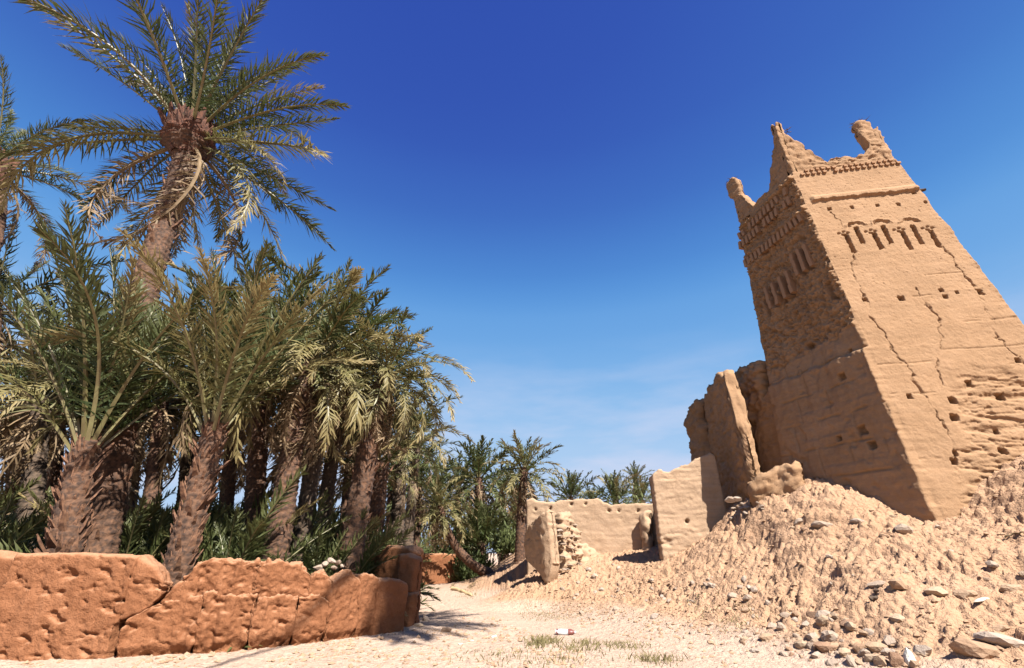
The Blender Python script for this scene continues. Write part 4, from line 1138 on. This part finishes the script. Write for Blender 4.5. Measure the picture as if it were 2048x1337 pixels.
palm('date_palm', 'date palm cut by the frame at upper left with dead fronds hanging', on_ground(-110, 1150, 12.6, line_at((-100, 900, 12.6), (-60, 600, 12.7), (-2, 440, 12.8), (-16, 320, 12.9))),
     .32, .26, 4.4, 34, (-40, 80), LIB_NEAR, dry=.28, olive=.3, stubs=30, boss=.16, seed=4, ring=.2, skirt=8)
palm('date_palm', 'date palm with sunlit ringed foot behind the second wall block', on_ground(550, 1150, 13.2, line_at((555, 1090, 13.2), (574, 960, 13.3), (606, 790, 13.5), (626, 715, 13.6))),
     .35, .25, 3.9, 38, (-48, 80), LIB_MID, dry=.16, olive=.7, stubs=0, seed=5, ring=.17, skirt=8, nA=32, straight=-.6)
palm('date_palm', 'slim palm just behind the ringed foot palm, trunk leaning right', on_ground(602, 1140, 14.6, line_at((606, 1080, 14.6), (626, 920, 14.7), (648, 790, 14.9), (668, 690, 15))),
     .27, .22, 3.8, 38, (-45, 80), LIB_MID, dry=.12, olive=.75, seed=6, straight=-.6, skirt=6, mat=M_TRUNK_G)
palm('date_palm', 'dark slender palm trunk fourth from the lane', on_ground(638, 1140, 16.4, line_at((645, 1060, 16.4), (666, 900, 16.5), (690, 790, 16.7), (706, 725, 16.8))),
     .25, .2, 3.5, 34, (-50, 74), LIB_MID, dry=.18, olive=.45, seed=7, straight=-.8, skirt=8, mat=M_TRUNK_G)
palm('date_palm', 'thick dark trunked palm nearest the lane with sunlit arching fronds', on_ground(694, 1150, 14.3, line_at((706, 1080, 14.3), (730, 930, 14.3), (758, 790, 14.4), (776, 745, 14.4))),
     .37, .27, 3.05, 46, (-62, 70), LIB_MID, dry=.14, olive=.85, seed=8, skirt=9, straight=-1.0, stubs=40, ring=.2, nA=30)
palm('date_palm', 'short scaly palm stem standing behind the return wall', on_ground(738, 1140, 17.5, line_at((742, 1080, 17.5), (750, 1000, 17.5), (760, 925, 17.6))),
     .46, .34, 2.6, 30, (-15, 80), LIB_MID, dry=.05, olive=.4, seed=9, stubs=70, skirt=0)
palm('date_palm', 'grey stemmed palm over the return wall with drooping lower crown', on_ground(792, 1130, 20, line_at((795, 1050, 20), (806, 860, 20.3))),
     .30, .24, 3.0, 34, (-22, 75), LIB_MID, dry=.06, olive=.4, seed=10, skirt=0, mat=M_TRUNK_G)
palm('date_palm', 'thin palm beside the grey stemmed one, crown above the lane wall', on_ground(816, 1130, 23, line_at((818, 1050, 23), (834, 885, 23))),
     .25, .2, 2.3, 30, (-15, 75), LIB_MID, dry=.05, olive=.3, seed=11, skirt=0, mat=M_TRUNK_G)
palm('date_palm', 'palm hidden among crowns between the two leaning front palms', on_ground(505, 1140, 15.5, line_at((510, 1000, 15.5), (522, 800, 15.7), (532, 720, 15.9))),
     .32, .26, 4.8, 38, (-30, 84), LIB_MID, dry=.12, olive=.3, seed=12, skirt=6)
# deeper rows of the grove
deep = [(-40, 15.5, 610, .35, 'leftmost'), (60, 16.5, 800, .34, ''), (100, 19.0, 745, .28, ''), (215, 18.0, 760, .30, ''), (300, 17.5, 800, .30, ''), (365, 20.0, 720, .28, ''),
        (450, 19.0, 770, .28, ''), (560, 20.5, 760, .28, ''), (690, 21.0, 800, .26, ''), (20, 22.0, 770, .28, ''), (260, 24.0, 800, .26, ''), (500, 26.0, 850, .26, ''), (620, 27, 850, .25, ''), (700, 27, 880, .25, '')]
deep_labels = ['dim palm at the left frame edge behind the stout front palm', 'brown skirted palm left of the stout front palm', 'far palm seen just left of the stout front trunk', 'shaded palm directly behind the tallest palm trunk',
               'palm in the gap between the two shaggy front trunks', 'high crowned palm behind the gap of blue sky', 'shaded palm behind the palm leaning through the wall gap', 'back row palm left of the ringed foot palm',
               'back row palm behind the thick dark trunk', 'farthest palm at the left frame edge', 'distant palm low between the tallest and leaning palms', 'distant palm low behind the leaning front palm',
               'distant palm seen between the slim trunks', 'distant palm right of the slim trunks']
for i, (px, y, py, r, _) in enumerate(deep):
    palm('date_palm', deep_labels[i], on_ground(px, 1130, y, line_at((px + 4, 1000, y), (px + 14, (1000 + py) / 2, y + .1), (px + 24, py, y + .2))), r, r * .8, 4.4, 34, (-52, 78), LIB_MID, dry=.26, olive=.25,
         group='palms in the deeper rows of the grove', seed=20 + i, skirt=8, mat=M_TRUNK_G if i % 2 else M_TRUNK, nA=18)

# young palms without a stem, filling the shade behind the wall
young = [(-60, 12.2, 3.4), (30, 13.4, 3.0), (255, 12.6, 3.2), (285, 15.0, 3.6), (460, 12.6, 3.4), (505, 14.2, 3.0), (420, 16.5, 3.8), (640, 13.6, 2.6), (660, 16.0, 3.2), (580, 17.5, 3.6), (90, 17.5, 4.2), (180, 15.8, 3.8), (720, 18.5, 3.2), (350, 13.6, 2.6), (-120, 16, 4.2), (540, 22, 4.4), (330, 22, 4.6), (130, 23, 4.8), (235, 14.0, 3.4), (310, 13.2, 2.8), (480, 13.4, 3.2), (605, 15.2, 3.4), (690, 15.0, 3.0), (725, 16.2, 2.8), (-20, 14.5, 3.4), (400, 18.5, 4.2)]
young_labels = ['low young palm at the left frame edge over the wall top', 'young palm tuft left of the stout front trunk', 'young palm between the tallest trunk and the wall gap', 'taller young palm behind the wall gap', 'dark feathery young palm right of the leaning front palm',
                'young palm with bright tip left of the ringed foot', 'large young palm deep behind the leaning front palm', 'dark young palm right of the ringed foot', 'young palm behind the slim trunks', 'shaded young palm back between ringed foot and slim trunks',
                'tall young palm deep at left', 'young palm behind the base of the tallest palm', 'young palm behind the return wall', 'small young palm just behind the wall gap', 'young palm beyond the left frame edge', 'far young palm low between the trunks', 'far young palm below the gap of blue sky', 'far young palm deep at left', 'young palm in shade right of the tallest trunk', 'low young palm filling the gap under the blue sky', 'young palm between the leaning palm and the ringed foot',
                'young palm between the two slim trunks', 'young palm left of the thick dark trunk', 'young palm right of the thick dark trunk', 'young palm just inside the left frame edge', 'broad young palm far behind the leaning front palm']
for i, (px, y, L) in enumerate(young):
    g = at(px, 1150, y); g[2] = gz(g[0], g[1]) - .1
    palm('young_palm', young_labels[i], [g, g + np.array([0, 0, .35])], .22, .18, L, 22, (8, 80), LIB_MID, dry=.06, olive=.12, group='young palms filling the grove floor', seed=60 + i, nA=12, straight=.4)

# palms along and beyond the lane
palm('leaning_palm', 'palm with trunk curving out from the bank over the lane', [*line_at((985, 1152, 27.0), (948, 1133, 26.6), (915, 1100, 26.2), (893, 1060, 26), (880, 1012, 26))], .26, .17, 1.95, 60, (-45, 80), LIB_FAR, dry=.10, olive=1.0, seed=90, skirt=5, nA=14)
palm('date_palm', 'slim palm in front of the long pale wall end', on_ground(1040, 1095, 24.0, line_at((1042, 1060, 24), (1046, 980, 24), (1049, 936, 24))), .27, .20, 2.3, 42, (-50, 82), LIB_FAR, dry=.14, olive=.5, seed=91, skirt=5, nA=14)
palm('date_palm', 'tall dark palm left of the slim wall end palm', on_ground(965, 1100, 33, line_at((962, 1060, 33), (957, 955, 33))), .34, .28, 3.3, 46, (-35, 84), LIB_FAR, dry=.1, olive=.2, seed=92, skirt=3, nA=12)
palm('date_palm', 'shaded palm tucked beneath the slim wall end palm', on_ground(1005, 1100, 35, line_at((1005, 1060, 35), (1003, 985, 35))), .3, .25, 3.0, 36, (-45, 75), LIB_FAR, dry=.15, olive=.2, seed=93, skirt=4, nA=12)
palm('young_palm', 'clump of upright blue green fronds at the lane bend', on_ground(962, 1110, 30.5, line_at((962, 1085, 30.5))), .3, .25, 3.0, 44, (15, 85), LIB_FAR, dry=.04, olive=.1, seed=94, nA=10, straight=1)
palm('young_palm', 'second clump of upright fronds beside the slim trunk foot', on_ground(1010, 1100, 31.5, line_at((1010, 1088, 31.5))), .3, .25, 2.4, 34, (15, 85), LIB_FAR, dry=.04, olive=.1, seed=95, nA=10, straight=1)
palm('date_palm', 'single palm crown rising over the middle of the long wall', on_ground(1142, 1080, 38, line_at((1142, 1040, 38), (1142, 994, 38))), .25, .2, 2.6, 36, (0, 84), LIB_FAR, dry=.04, olive=.2, seed=96, nA=10, straight=.6)
palm('date_palm', 'small palm on a thin stem above the tufted crowns', on_ground(1270, 1080, 46, line_at((1270, 1030, 46), (1272, 957, 46))), .22, .2, 1.9, 34, (-30, 84), LIB_FAR, dry=.05, olive=.1, seed=97, nA=10)
palm('date_palm', 'bushy palm crown with wide fronds touching the long wall top', on_ground(1232, 1080, 36, line_at((1232, 1040, 36), (1232, 1000, 36))), .25, .22, 2.5, 40, (0, 84), LIB_FAR, dry=.04, olive=.35, seed=98, nA=10, straight=.5)
palm('date_palm', 'yellowish palm crown beside the stepped wall', on_ground(1288, 1080, 38, line_at((1284, 1040, 38), (1284, 1000, 38))), .25, .22, 2.3, 36, (0, 80), LIB_FAR, dry=.05, olive=.8, seed=99, nA=10)
palm('date_palm', 'low palm crown peeping over the long wall between two others', on_ground(1184, 1080, 40, line_at((1184, 1040, 40), (1184, 1004, 40))), .25, .22, 1.9, 30, (-10, 75), LIB_FAR, dry=.1, olive=.2, seed=100, nA=10)
for i, (px, y, py, lab) in enumerate(((870, 36, 985, 'far palm behind the leaning palm crown'), (915, 40, 975, 'far palm right of the leaning palm crown'), (835, 33, 960, 'far palm at the edge of the grove above the lane'), (1030, 42, 1000, 'far palm behind the slim wall end trunk'), (780, 34, 960, 'far palm behind the thin grove edge palm'))):
    palm('date_palm', lab, on_ground(px, 1100, y, line_at((px, 1050, y), (px + 3, py, y))), .3, .24, 3.4, 36, (-45, 78), LIB_FAR, dry=.2, olive=.2, group='far palms beyond the lane', seed=110 + i, skirt=5, nA=10)
# the palm behind the photographer, whose crown shades the end of the wall
palm('date_palm', 'slender palm behind the camera, seen by its frond shadow on the path', [np.array(p) for p in ((-2.6, -7.4, -.1), (-2.2, -7.0, 7), (1.0, -4.8, 14), (4.2, -1.6, 18.6), (5.6, -.1, 20))], .085, .05, 3.0, 66, (-40, 75), LIB_NEAR, dry=.1, olive=.2, seed=130, nA=14)

# ------------------------------------------------------------------ bushes and reeds
def bush(name, label, c, rx, ry, rz, n, leaf, sd, mat=M_BUSH, upright=.3, group=None, narrow=.3):
    rs = np.random.default_rng(sd)
    root = thing(name, label, 'bush', c, group)
    # clumps of leaves on branching twigs
    nb = 34
    d = rs.normal(size=(nb, 3)); d[:, 2] = np.abs(d[:, 2]) * .9 + .1; d /= np.linalg.norm(d, axis=1)[:, None]
    tips = d * np.array([rx, ry, rz]) * rs.uniform(.55, 1.05, nb)[:, None]
    V_, F_, al, lv = [], [], [], []
    per = n // nb
    for t in tips:
        cl = rs.random()
        for k in range(per):
            f = rs.uniform(.35, 1.05)
            p = t * f + rs.normal(0, .13, 3) * np.array([rx, ry, rz]) * 1.1
            if p[2] < .02: p[2] = rs.uniform(.02, .3) * rz
            q = rs.normal(size=3); q[2] += upright * 3; q += t / np.linalg.norm(t) * .8; q /= np.linalg.norm(q)
            w = np.cross(q, rs.normal(size=3)); w /= np.linalg.norm(w)
            L = leaf * rs.uniform(.6, 1.3); b = len(V_)
            V_ += [p, p + q * L * .5 + w * L * narrow * .5, p + q * L, p + q * L * .5 - w * L * narrow * .5]
            F_.append([b, b + 1, b + 2, b + 3]); al += [.3, .5, .9, .5]; x = .6 * cl + .4 * rs.random(); lv += [x] * 4
    link('foliage', mesh_np('foliage', np.array(V_), np.array(F_), mat, False, None, {'along': al, 'leafvar': lv}), root)
    Vb, Fb = [], []
    for t in tips[::2]:
        b = len(Vb); w = np.cross(t, [0, 0, 1.0]); w = w / (np.linalg.norm(w) + 1e-6) * .03; u = np.array([0, 0, .03])
        Vb += [-w, w, u, t]; Fb += [[b, b + 1, b + 3], [b + 1, b + 2, b + 3], [b + 2, b, b + 3]]
    link('stems', mesh_np('stems', np.array(Vb), np.array(Fb), M_TWIG, False), root)
    return root
def gat(px, y):
    p = at(px, 1100, y); return (p[0], p[1], gz(p[0], p[1]))
bush('reed_bush', 'light green reedy bush rising behind the return wall', gat(755, 17.2), 1.0, .8, 2.0, 3400, .30, 1, upright=.6, narrow=.16)
bush('reed_bush', 'smaller reedy bush beside the gate post', gat(800, 18.5), .9, .8, 1.6, 2400, .28, 2, upright=.6, narrow=.16)
bush('leafy_bush', 'rounded olive bush hanging over the lane wall', gat(885, 31.5), 2.2, 1.6, 2.7, 4600, .36, 3)
bush('leafy_bush', 'tall yellow green bush behind the leaning palm trunk', gat(928, 33.0), 1.9, 1.6, 3.9, 4600, .38, 4)
bush('leafy_bush', 'low bush on the bank behind the leaning trunk foot', gat(945, 30.0), 1.6, 1.3, 1.7, 3200, .30, 5)
bush('leafy_bush', 'dark bush closing the end of the lane', gat(850, 33.5), 2.4, 1.6, 2.6, 3800, .4, 6)
bush('leafy_bush', 'bush at the foot of the slim palm by the wall end', gat(1022, 29), 1.2, 1.0, 1.5, 2200, .3, 7)
bush('leafy_bush', 'leafy bush showing just over the long wall', gat(1262, 35), 2.0, 1.2, 4.3, 3600, .36, 8)
bush('grey_bush', 'dim undergrowth bush deep in the grove', gat(420, 24), 3.4, 2, 3.0, 4200, .5, 9)
bush('grey_bush', 'dim undergrowth bush deep at the left of the grove', gat(100, 26), 4.2, 2, 3.2, 4200, .5, 10)
bush('grey_bush', 'dim undergrowth bush behind the slim trunks', gat(640, 29), 3.6, 2, 3.0, 4200, .5, 11)

# ------------------------------------------------------------------ stones
def stone_mesh(name, sd, sub=2, flat=.7, mat=None, amp=.28, angular=0.0):
    import bmesh
    bm = bmesh.new(); bmesh.ops.create_icosphere(bm, subdivisions=sub, radius=1.0)
    Vv = np.array([v.co[:] for v in bm.verts]); Fv = np.array([[v.index for v in f.verts] for f in bm.faces]); bm.free()
    d = 1 + amp * fbm(Vv * .9 + sd * 3.7, 3)
    if angular:
        rs = np.random.default_rng(sd)
        for _ in range(11):
            n_ = rs.normal(size=3); n_ /= np.linalg.norm(n_); c = rs.uniform(.50, .80)
            pr = (Vv * d[:, None]) @ n_; d = np.where(pr > c, d * c / np.maximum(pr, 1e-6), d)
    Vv = Vv * d[:, None] * np.array([1.0, .78, flat])
    return mesh_np(name, Vv, Fv, mat or M_STONE, not angular)
ST = [stone_mesh('stone', i, 2, .68 + .08 * (i % 3), None, .30, 1) for i in range(10)]
STW = [stone_mesh('white_stone', 20 + i, 2, .7, M_WHITE, .3, 1) for i in range(3)]
STP = [stone_mesh('pale_stone', 30 + i, 2, .75, M_PALE, .3, 1) for i in range(6)]
def stone(px, py, size, label, lib=ST, group=None, sink=.25, rot=None, stretch=(1, 1, 1), name='stone', lift=0.0):
    p = hit(px, py)
    o = link(name, lib[random.randrange(len(lib))], None, (p[0], p[1], p[2] + size * .5 * (.55 - 2 * sink) * stretch[2] + lift))
    o.rotation_euler = rot or (random.uniform(-.3, .3), random.uniform(-.3, .3), random.uniform(0, 6.28))
    o.scale = [size * .5 * s * random.uniform(.9, 1.1) for s in stretch]
    return tag(o, label, 'stone', group)
NOTED = [(1834, 1028, .42, 'flat pale stone jutting out under the corner of the tower', STP, (1.5, 1, .5)), (1808, 1062, .46, 'round pale boulder casting a dark shade below the tower corner', STP, (1.2, 1, .9)),
         (1716, 1044, .32, 'small pale stone on the brow of the eroded bank', STP, (1.3, 1, .6)), (1645, 1052, .42, 'long flat stone set in the brow of the bank', STP, (1.7, 1, .6)),
         (1598, 1044, .36, 'pinkish stone at the left end of the bank brow', STP, (1.4, 1, .7)), (1588, 1058, .22, 'little stone tucked beneath the pinkish brow stone', ST, (1.2, 1, .8)), (1612, 1060, .22, 'little dark stone right of the tucked one', ST, (1.1, 1, .8)),
         (1758, 1170, .32, 'pale slab lying over a hollow in the rubble', STP, (1.5, 1, .55)), (1795, 1172, .36, 'grey brown boulder beside the pale slab', ST, (1, 1, 1.2)),
         (1875, 1188, .46, 'long tan boulder above a dark hollow', ST, (1.9, 1, .6)), (1930, 1190, .36, 'tan stone following the long boulder', ST, (1.4, 1, .7)), (1985, 1130, .24, 'pale rounded stone high on the right slope', STP, (1.2, 1, .8)),
         (1950, 1302, .55, 'large red brown boulder at lower right', ST, (1.7, 1.2, .8)), (2000, 1282, .46, 'broad pinkish boulder at the right frame edge', STP, (1.8, 1.2, .7)), (1995, 1258, .30, 'dark grey stone above the broad boulder', ST, (1.5, 1, .7)),
         (2020, 1180, .34, 'grey stone half buried at the right frame edge', ST, (1.3, 1, .8)), (1822, 1326, .44, 'white painted looking stone upright at the bottom edge', STW, (.75, .7, 1.2)), (1795, 1330, .32, 'brown stone leaning against the white stone', ST, (.9, .8, 1.1)),
         (1755, 1300, .36, 'speckled grey stone at the toe of the slope', ST, (1.2, 1, .7)), (1655, 1300, .36, 'flat grey stone at the path edge', ST, (1.3, 1, .6)), (1735, 1268, .30, 'brown stone above the speckled one', ST, (1.4, 1, .6)),
         (1695, 1250, .28, 'dark stone in the middle of the rubble toe', ST, (1.2, 1, .8)), (1465, 1193, .28, 'pale angular stone on the lower bank', STP, (1.1, 1, .9)), (1545, 1255, .32, 'tan block among the toe rubble', STP, (1.1, 1, .9)), (1562, 1258, .32, 'second tan block beside the first in the toe rubble', STP, (.9, 1, 1.1)),
         (1582, 1228, .12, 'small white stone on the bank foot', STW, (1, 1, 1)), (1188, 1238, .30, 'flat cream stone at the edge of the path grass', STP, (1.4, 1, .5)), (1210, 1242, .14, 'little brown stone right of the flat cream one', ST, (1.2, 1, .8)),
         (852, 1242, .34, 'rounded tan stone at the foot of the gate post', STP, (.9, .9, 1.1)), (893, 1264, .30, 'reddish stone catching sun in the frond shadow', ST, (1.3, .8, .7)), (836, 1252, .30, 'dark stone in shade by the gate post', ST, (1.2, .9, .8)),
         (988, 1276, .16, 'white stone lying on the verge by the path', STW, (1, 1, .9)), (921, 1290, .12, 'first small white stone of the verge rubble', STW, (1, 1, .8)), (944, 1283, .10, 'second small white stone of the verge rubble', STW, (1, 1, .8)), (1026, 1296, .13, 'grey lump on the verge left of the litter', STP, (1, 1, .8)),
         (1965, 1200, .30, 'white flat splinter of stone on the right slope', STW, (1.8, .6, .25)), (1545, 1062, .22, 'dark stone in the upper bank gully', ST, (1.2, 1, .7)), (1800, 1240, .40, 'rough brown boulder overhanging a hole in the rubble', ST, (1.2, 1, .8))]
for px, py, s, lab, lib, st in NOTED:
    st = (min(st[0], 1.5), st[1], max(st[2], .74)) if 'splinter' not in lab else st
    stone(px, py, s, lab, lib, stretch=st, rot=(random.uniform(-.15, .15), random.uniform(-.15, .15), random.uniform(-.5, .5)))
# heap at the foot of the ruin
for i in range(22):
    px, py = random.uniform(1446, 1530), random.uniform(1000, 1045)
    if py > 1046 - (px - 1440) * .25: py -= 18
    stone(px, py, random.uniform(.12, .26), 'pale stone in the heap at the foot of the ruined wall', STP, 'stones heaped at the foot of the ruin', sink=.1, stretch=(1.1, 1, .75))
# stones stacked on the boundary wall
for i, (px, py, s) in enumerate(((636, 1136, .20), (650, 1128, .20), (662, 1122, .22), (676, 1126, .18), (668, 1136, .16), (640, 1142, .16), (684, 1132, .13))):
    y = 11.15 + (px - 640) * .008
    p = at(px, py, y)
    o = link('stone', STP[i % 4], None, p); o.rotation_euler = (random.uniform(-.4, .4), random.uniform(-.4, .4), random.uniform(0, 6))
    o.scale = (s * .62, s * .5, s * .5)
    tag(o, ['leftmost flat stone of the pile on the boundary wall', 'second stone from left in the pile on the boundary wall', 'topmost pink stone of the pile on the boundary wall', 'right hand upper stone of the pile on the boundary wall',
            'under stone at the middle of the pile on the boundary wall', 'lowest left stone of the pile on the boundary wall', 'smallest right stone of the pile on the boundary wall'][i], 'stone', 'stones piled on the boundary wall')
def scatter(n, box, lo_, hi_, label, group, lib, keep=None):
    k = 0
    while k < n:
        px, py = random.uniform(box[0], box[1]), random.uniform(box[2], box[3])
        if keep and not keep(px, py): continue
        stone(px, py, lo_ + (hi_ - lo_) * random.random() ** 2.2, label, lib, group, sink=.27, stretch=(1.2, 1, 1.05)); k += 1
toe = lambda px: np.interp(px, [1000, 1100, 1250, 1350, 1450, 1600, 1680, 2048], [1190, 1222, 1254, 1279, 1296, 1325, 1345, 1500])
scatter(95, (1480, 2048, 1180, 1336), .10, .34, 'tan stone half sunk in the rubble at the toe of the right slope', 'stones in the rubble toe of the slope', ST + STP, lambda x, y: toe(x) - 110 < y < toe(x) - 4)
scatter(40, (1220, 1520, 1150, 1300), .10, .26, 'pale clod lying on the gentle bank below the stepped wall', 'clods on the bank below the stepped wall', STP, lambda x, y: y < toe(x) - 4)
scatter(34, (1100, 1240, 1120, 1230), .12, .30, 'rubble lump fallen from the coursed pier', 'rubble fallen below the pier', STP, lambda x, y: y < toe(x) - 6)
scatter(30, (1600, 2048, 1010, 1180), .08, .22, 'small stone in the bare upper slope under the tower', 'small stones on the upper slope', ST + STP)

# finer gravel and clods: more than anyone could count
def gravel(name, n, sampler, lo_, hi_, mat, sd):
    rs = np.random.default_rng(sd)
    base = np.array([[1, 0, 0], [-1, 0, 0], [0, 1, 0], [0, -1, 0], [0, 0, 1], [0, 0, -1], [.7, .7, .2], [-.7, .6, .3]], float)
    F0 = np.array([[4, 0, 6], [4, 6, 2], [4, 2, 7], [4, 7, 1], [4, 1, 3], [4, 3, 0], [6, 0, 2], [7, 2, 1], [5, 2, 0], [5, 1, 2], [5, 3, 1], [5, 0, 3]])
    xy = sampler(rs, n); n = len(xy)
    z = ground_z(xy[:, 0], xy[:, 1])
    s = lo_ + (hi_ - lo_) * rs.random(n) ** 3
    sc = s[:, None] * np.stack([rs.uniform(.7, 1.3, n), rs.uniform(.6, 1.1, n), rs.uniform(.4, .8, n)], 1)
    th = rs.uniform(0, 6.28, n)
    Vb = base[None] * (1 + rs.normal(0, .18, (n, 8, 3))) * sc[:, None]
    c, s_ = np.cos(th)[:, None], np.sin(th)[:, None]
    Vr = np.stack([Vb[..., 0] * c - Vb[..., 1] * s_, Vb[..., 0] * s_ + Vb[..., 1] * c, Vb[..., 2]], -1) + np.stack([xy[:, 0], xy[:, 1], z + sc[:, 2] * .1], 1)[:, None]
    F_ = (F0[None] + (np.arange(n) * 8)[:, None, None]).reshape(-1, 3)
    o = link(name, mesh_np(name, Vr.reshape(-1, 3), F_, mat, False)); o['kind'] = 'stuff'
    return o
M_GRAVEL = mud('gravel_stone', (0.221, 0.135, 0.081), (0.275, 0.173, 0.106), (0.340, 0.232, 0.156), 6.0, 0.2)
def samp_slope(rs, n):
    x, y = rs.uniform(.5, 12.5, n * 3), rs.uniform(7, 21, n * 3)
    b = ground_base(x, y); ok = (b > .08) & (rs.random(n * 3) < (.15 + .85 * np.exp(-((b - .4) / .4) ** 2)) * (.15 + 1.1 * sstep(-.2, .45, fbm(v3(x * .9, y * .9, 61.), 2)))); return np.stack([x, y], 1)[ok][:n]
def samp_flat(rs, n):
    y = rs.uniform(8.3, 24, n * 2); px = np.interp(y, [6, 9, 12, 15, 18, 22], [3.1, 2.5, 1.5, .4, -.4, -1.1])
    x = rs.uniform(-8, 5, n * 2); cl = perlin(v3(x * .8, y * .8, 3.0))
    ok = (np.abs(x - px) > .75 + .3 * rs.random(n * 2)) & (rs.random(n * 2) < .35 + cl) & (x > -8.6 + (y - 9) * 1.3)
    return np.stack([x, y], 1)[ok][:n]
gravel('gravel', 9000, samp_slope, .010, .065, M_GRAVEL, 1)
gravel('gravel', 12000, samp_flat, .010, .065, M_GRAVEL, 2)

# ------------------------------------------------------------------ grass, litter, debris
def grass(name, patches, sd):
    rs = np.random.default_rng(sd); V_, F_, al, lv = [], [], [], []
    for px, py, rx, ry, n, h in patches:
        c = hit(px, py)
        for _ in range(n):
            x, y = c[0] + rs.normal(0, rx), c[1] + rs.normal(0, ry)
            V_.append((x, y, h * rs.uniform(.5, 1.3)))
    P = np.array(V_); z = ground_z(P[:, 0], P[:, 1]); W, Fc = [], []
    for (x, y, h), zz in zip(P, z):
        a = rs.uniform(0, 6.28); w = np.array([math.cos(a), math.sin(a), 0]) * .008; d = np.array([rs.normal(0, .35), rs.normal(0, .35), 1.0]) * h
        b = len(W); p = np.array([x, y, zz - .01]); W += [p - w, p + w, p + d * .6 + w * .6, p + d * np.array([1.4, 1.4, 1])]; Fc.append([b, b + 1, b + 2]); Fc.append([b, b + 2, b + 3]); al += [.2, .2, .6, 1]; lv += [rs.random()] * 4
    o = link(name, mesh_np(name, np.array(W), np.array(Fc), M_GRASS, False, None, {'along': al, 'leafvar': lv})); o['kind'] = 'stuff'
grass('grass', [(1060, 1212, .28, .9, 420, .05), (1090, 1230, .35, .5, 420, .05), (1140, 1236, .5, .2, 260, .045), (1088, 1285, .16, .15, 200, .13), (1072, 1292, .12, .15, 110, .12), (1160, 1302, .25, .2, 130, .12), (1172, 1290, .15, .15, 80, .11),
                (1225, 1290, .24, .16, 170, .07), (1258, 1296, .22, .18, 150, .07), (1310, 1322, .22, .16, 170, .12), (1100, 1322, .6, .25, 160, .08), (1020, 1312, .6, .3, 150, .07), (940, 1190, .25, .6, 200, .08), (1480, 1240, .3, .4, 120, .10), (1420, 1210, .3, .5, 90, .10)], 5)

lp = hit(1131, 1271)
litter = thing('plastic_bottle', 'crumpled white plastic bottle with dark red end lying on the path', 'bottle', (lp[0], lp[1], lp[2] + .06))
def bottle_part(name, x0, x1, prof, mat, crush):
    n = 12; Vv = []
    for t, r in prof:
        for k in range(n):
            a = k / n * 6.2832; q = 1 + crush * math.sin(a * 3 + t * 9)
            Vv.append([x0 + (x1 - x0) * t, r * q * math.cos(a), r * q * math.sin(a) * .85])
    q = grid_faces(len(prof), n, wrap_v=True); Vv += [[x0, 0, 0], [x1, 0, 0]]; k = np.arange(n); m = len(prof) * n
    link(name, mesh_np(name, np.array(Vv), [q, np.stack([np.full(n, m), (k + 1) % n, k], 1), np.stack([np.full(n, m + 1), m - n + k, m - n + (k + 1) % n], 1)], mat), litter)
M_WHITEP = plain('white_plastic', (0.491, 0.484, 0.478), .35, 0.2, (0.440, 0.434, 0.434), 20)
M_DARKP = plain('dark_red_label', (.16, .045, .035), .45)
bottle_part('body', -.22, .06, [(0, .045), (.1, .07), (.5, .065), (.9, .07), (1, .068)], M_WHITEP, .12)
bottle_part('label_band', -.20, -.16, [(0, .0725), (1, .0735)], M_DARKP, .10)
bottle_part('shoulder', .062, .20, [(0, .069), (.5, .066), (.8, .045), (1, .03)], M_DARKP, .08)
bottle_part('cap', .202, .24, [(0, .031), (1, .030)], M_WHITEP, 0)
litter.rotation_euler = (.3, 0, -.1); litter.scale = (1.05, 1.05, 1.05)

# fallen stick, dry branches by the leaning palm, sticks on the slope
def loose_stick(p, q, r0, r1, label, mat=M_WOOD, name='stick', sd=0):
    return tag(stick(name, p, q, r0, r1, mat, None, 7, 8, .03, sd), label, 'stick')
def lifted(px, py, dz=.05):
    p = hit(px, py); return p + np.array([0, 0, dz])
loose_stick(lifted(905, 1180), lifted(945, 1194), .10, .06, 'pale broken palm log lying across the lane', plain('pale_log', (.42, .29, .15), .8, .3), 'log', 4)
loose_stick(lifted(2012, 1080), lifted(2060, 1072, .08), .02, .012, 'thin bleached cane on the slope at the right frame edge', M_RACHIS_DRY, 'cane', 5)
loose_stick(lifted(1742, 1202, .03), lifted(1768, 1186, .10), .035, .025, 'dark short stick poking from the rubble hollow', M_WOOD, 'stick', 6)
for i, (px, py) in enumerate(((905, 1172), (930, 1166), (950, 1172), (965, 1166), (940, 1178))):  # dry debris, laid also in place of the leaning palm's ground shadow
    p = hit(px, py)
    o = link('fallen_frond', LIB_FAR['dry'][i % 2], None, (p[0], p[1], p[2] + .12)); o.rotation_euler = (random.uniform(-.4, .4), .1, random.uniform(0, 6.28)); o.scale = (.32, .32, .32)
    tag(o, ['leftmost dry frond fallen beneath the leaning palm', 'dry fallen frond farther back beneath the leaning palm', 'dry fallen frond at the middle of the litter under the leaning palm',
            'rightmost dry frond fallen by the leaning trunk foot', 'dry fallen frond nearest the camera under the leaning palm'][i], 'palm frond', 'dry fronds fallen under the leaning palm')

# coursed stones in the rubble pier, each one a part of it
for i in range(46):
    f = random.random(); row = random.randrange(9)
    px, py = 1112 + 40 * f + row * 2, 1034 + row * 13 + 18 * f + random.uniform(-2, 2)
    p = at(px, py, 17.85 + .85 * f)
    o = link('stone', STP[i % 6] if i % 3 else ST[i % 10], stub)
    o.location = Vector(p) - stub.location
    o.rotation_euler = (random.uniform(-.2, .2), random.uniform(-.2, .2), random.uniform(-.4, .4))
    q_ = random.uniform(.7, 1.3); o.scale = (.13 * q_, .12, .055 * q_)
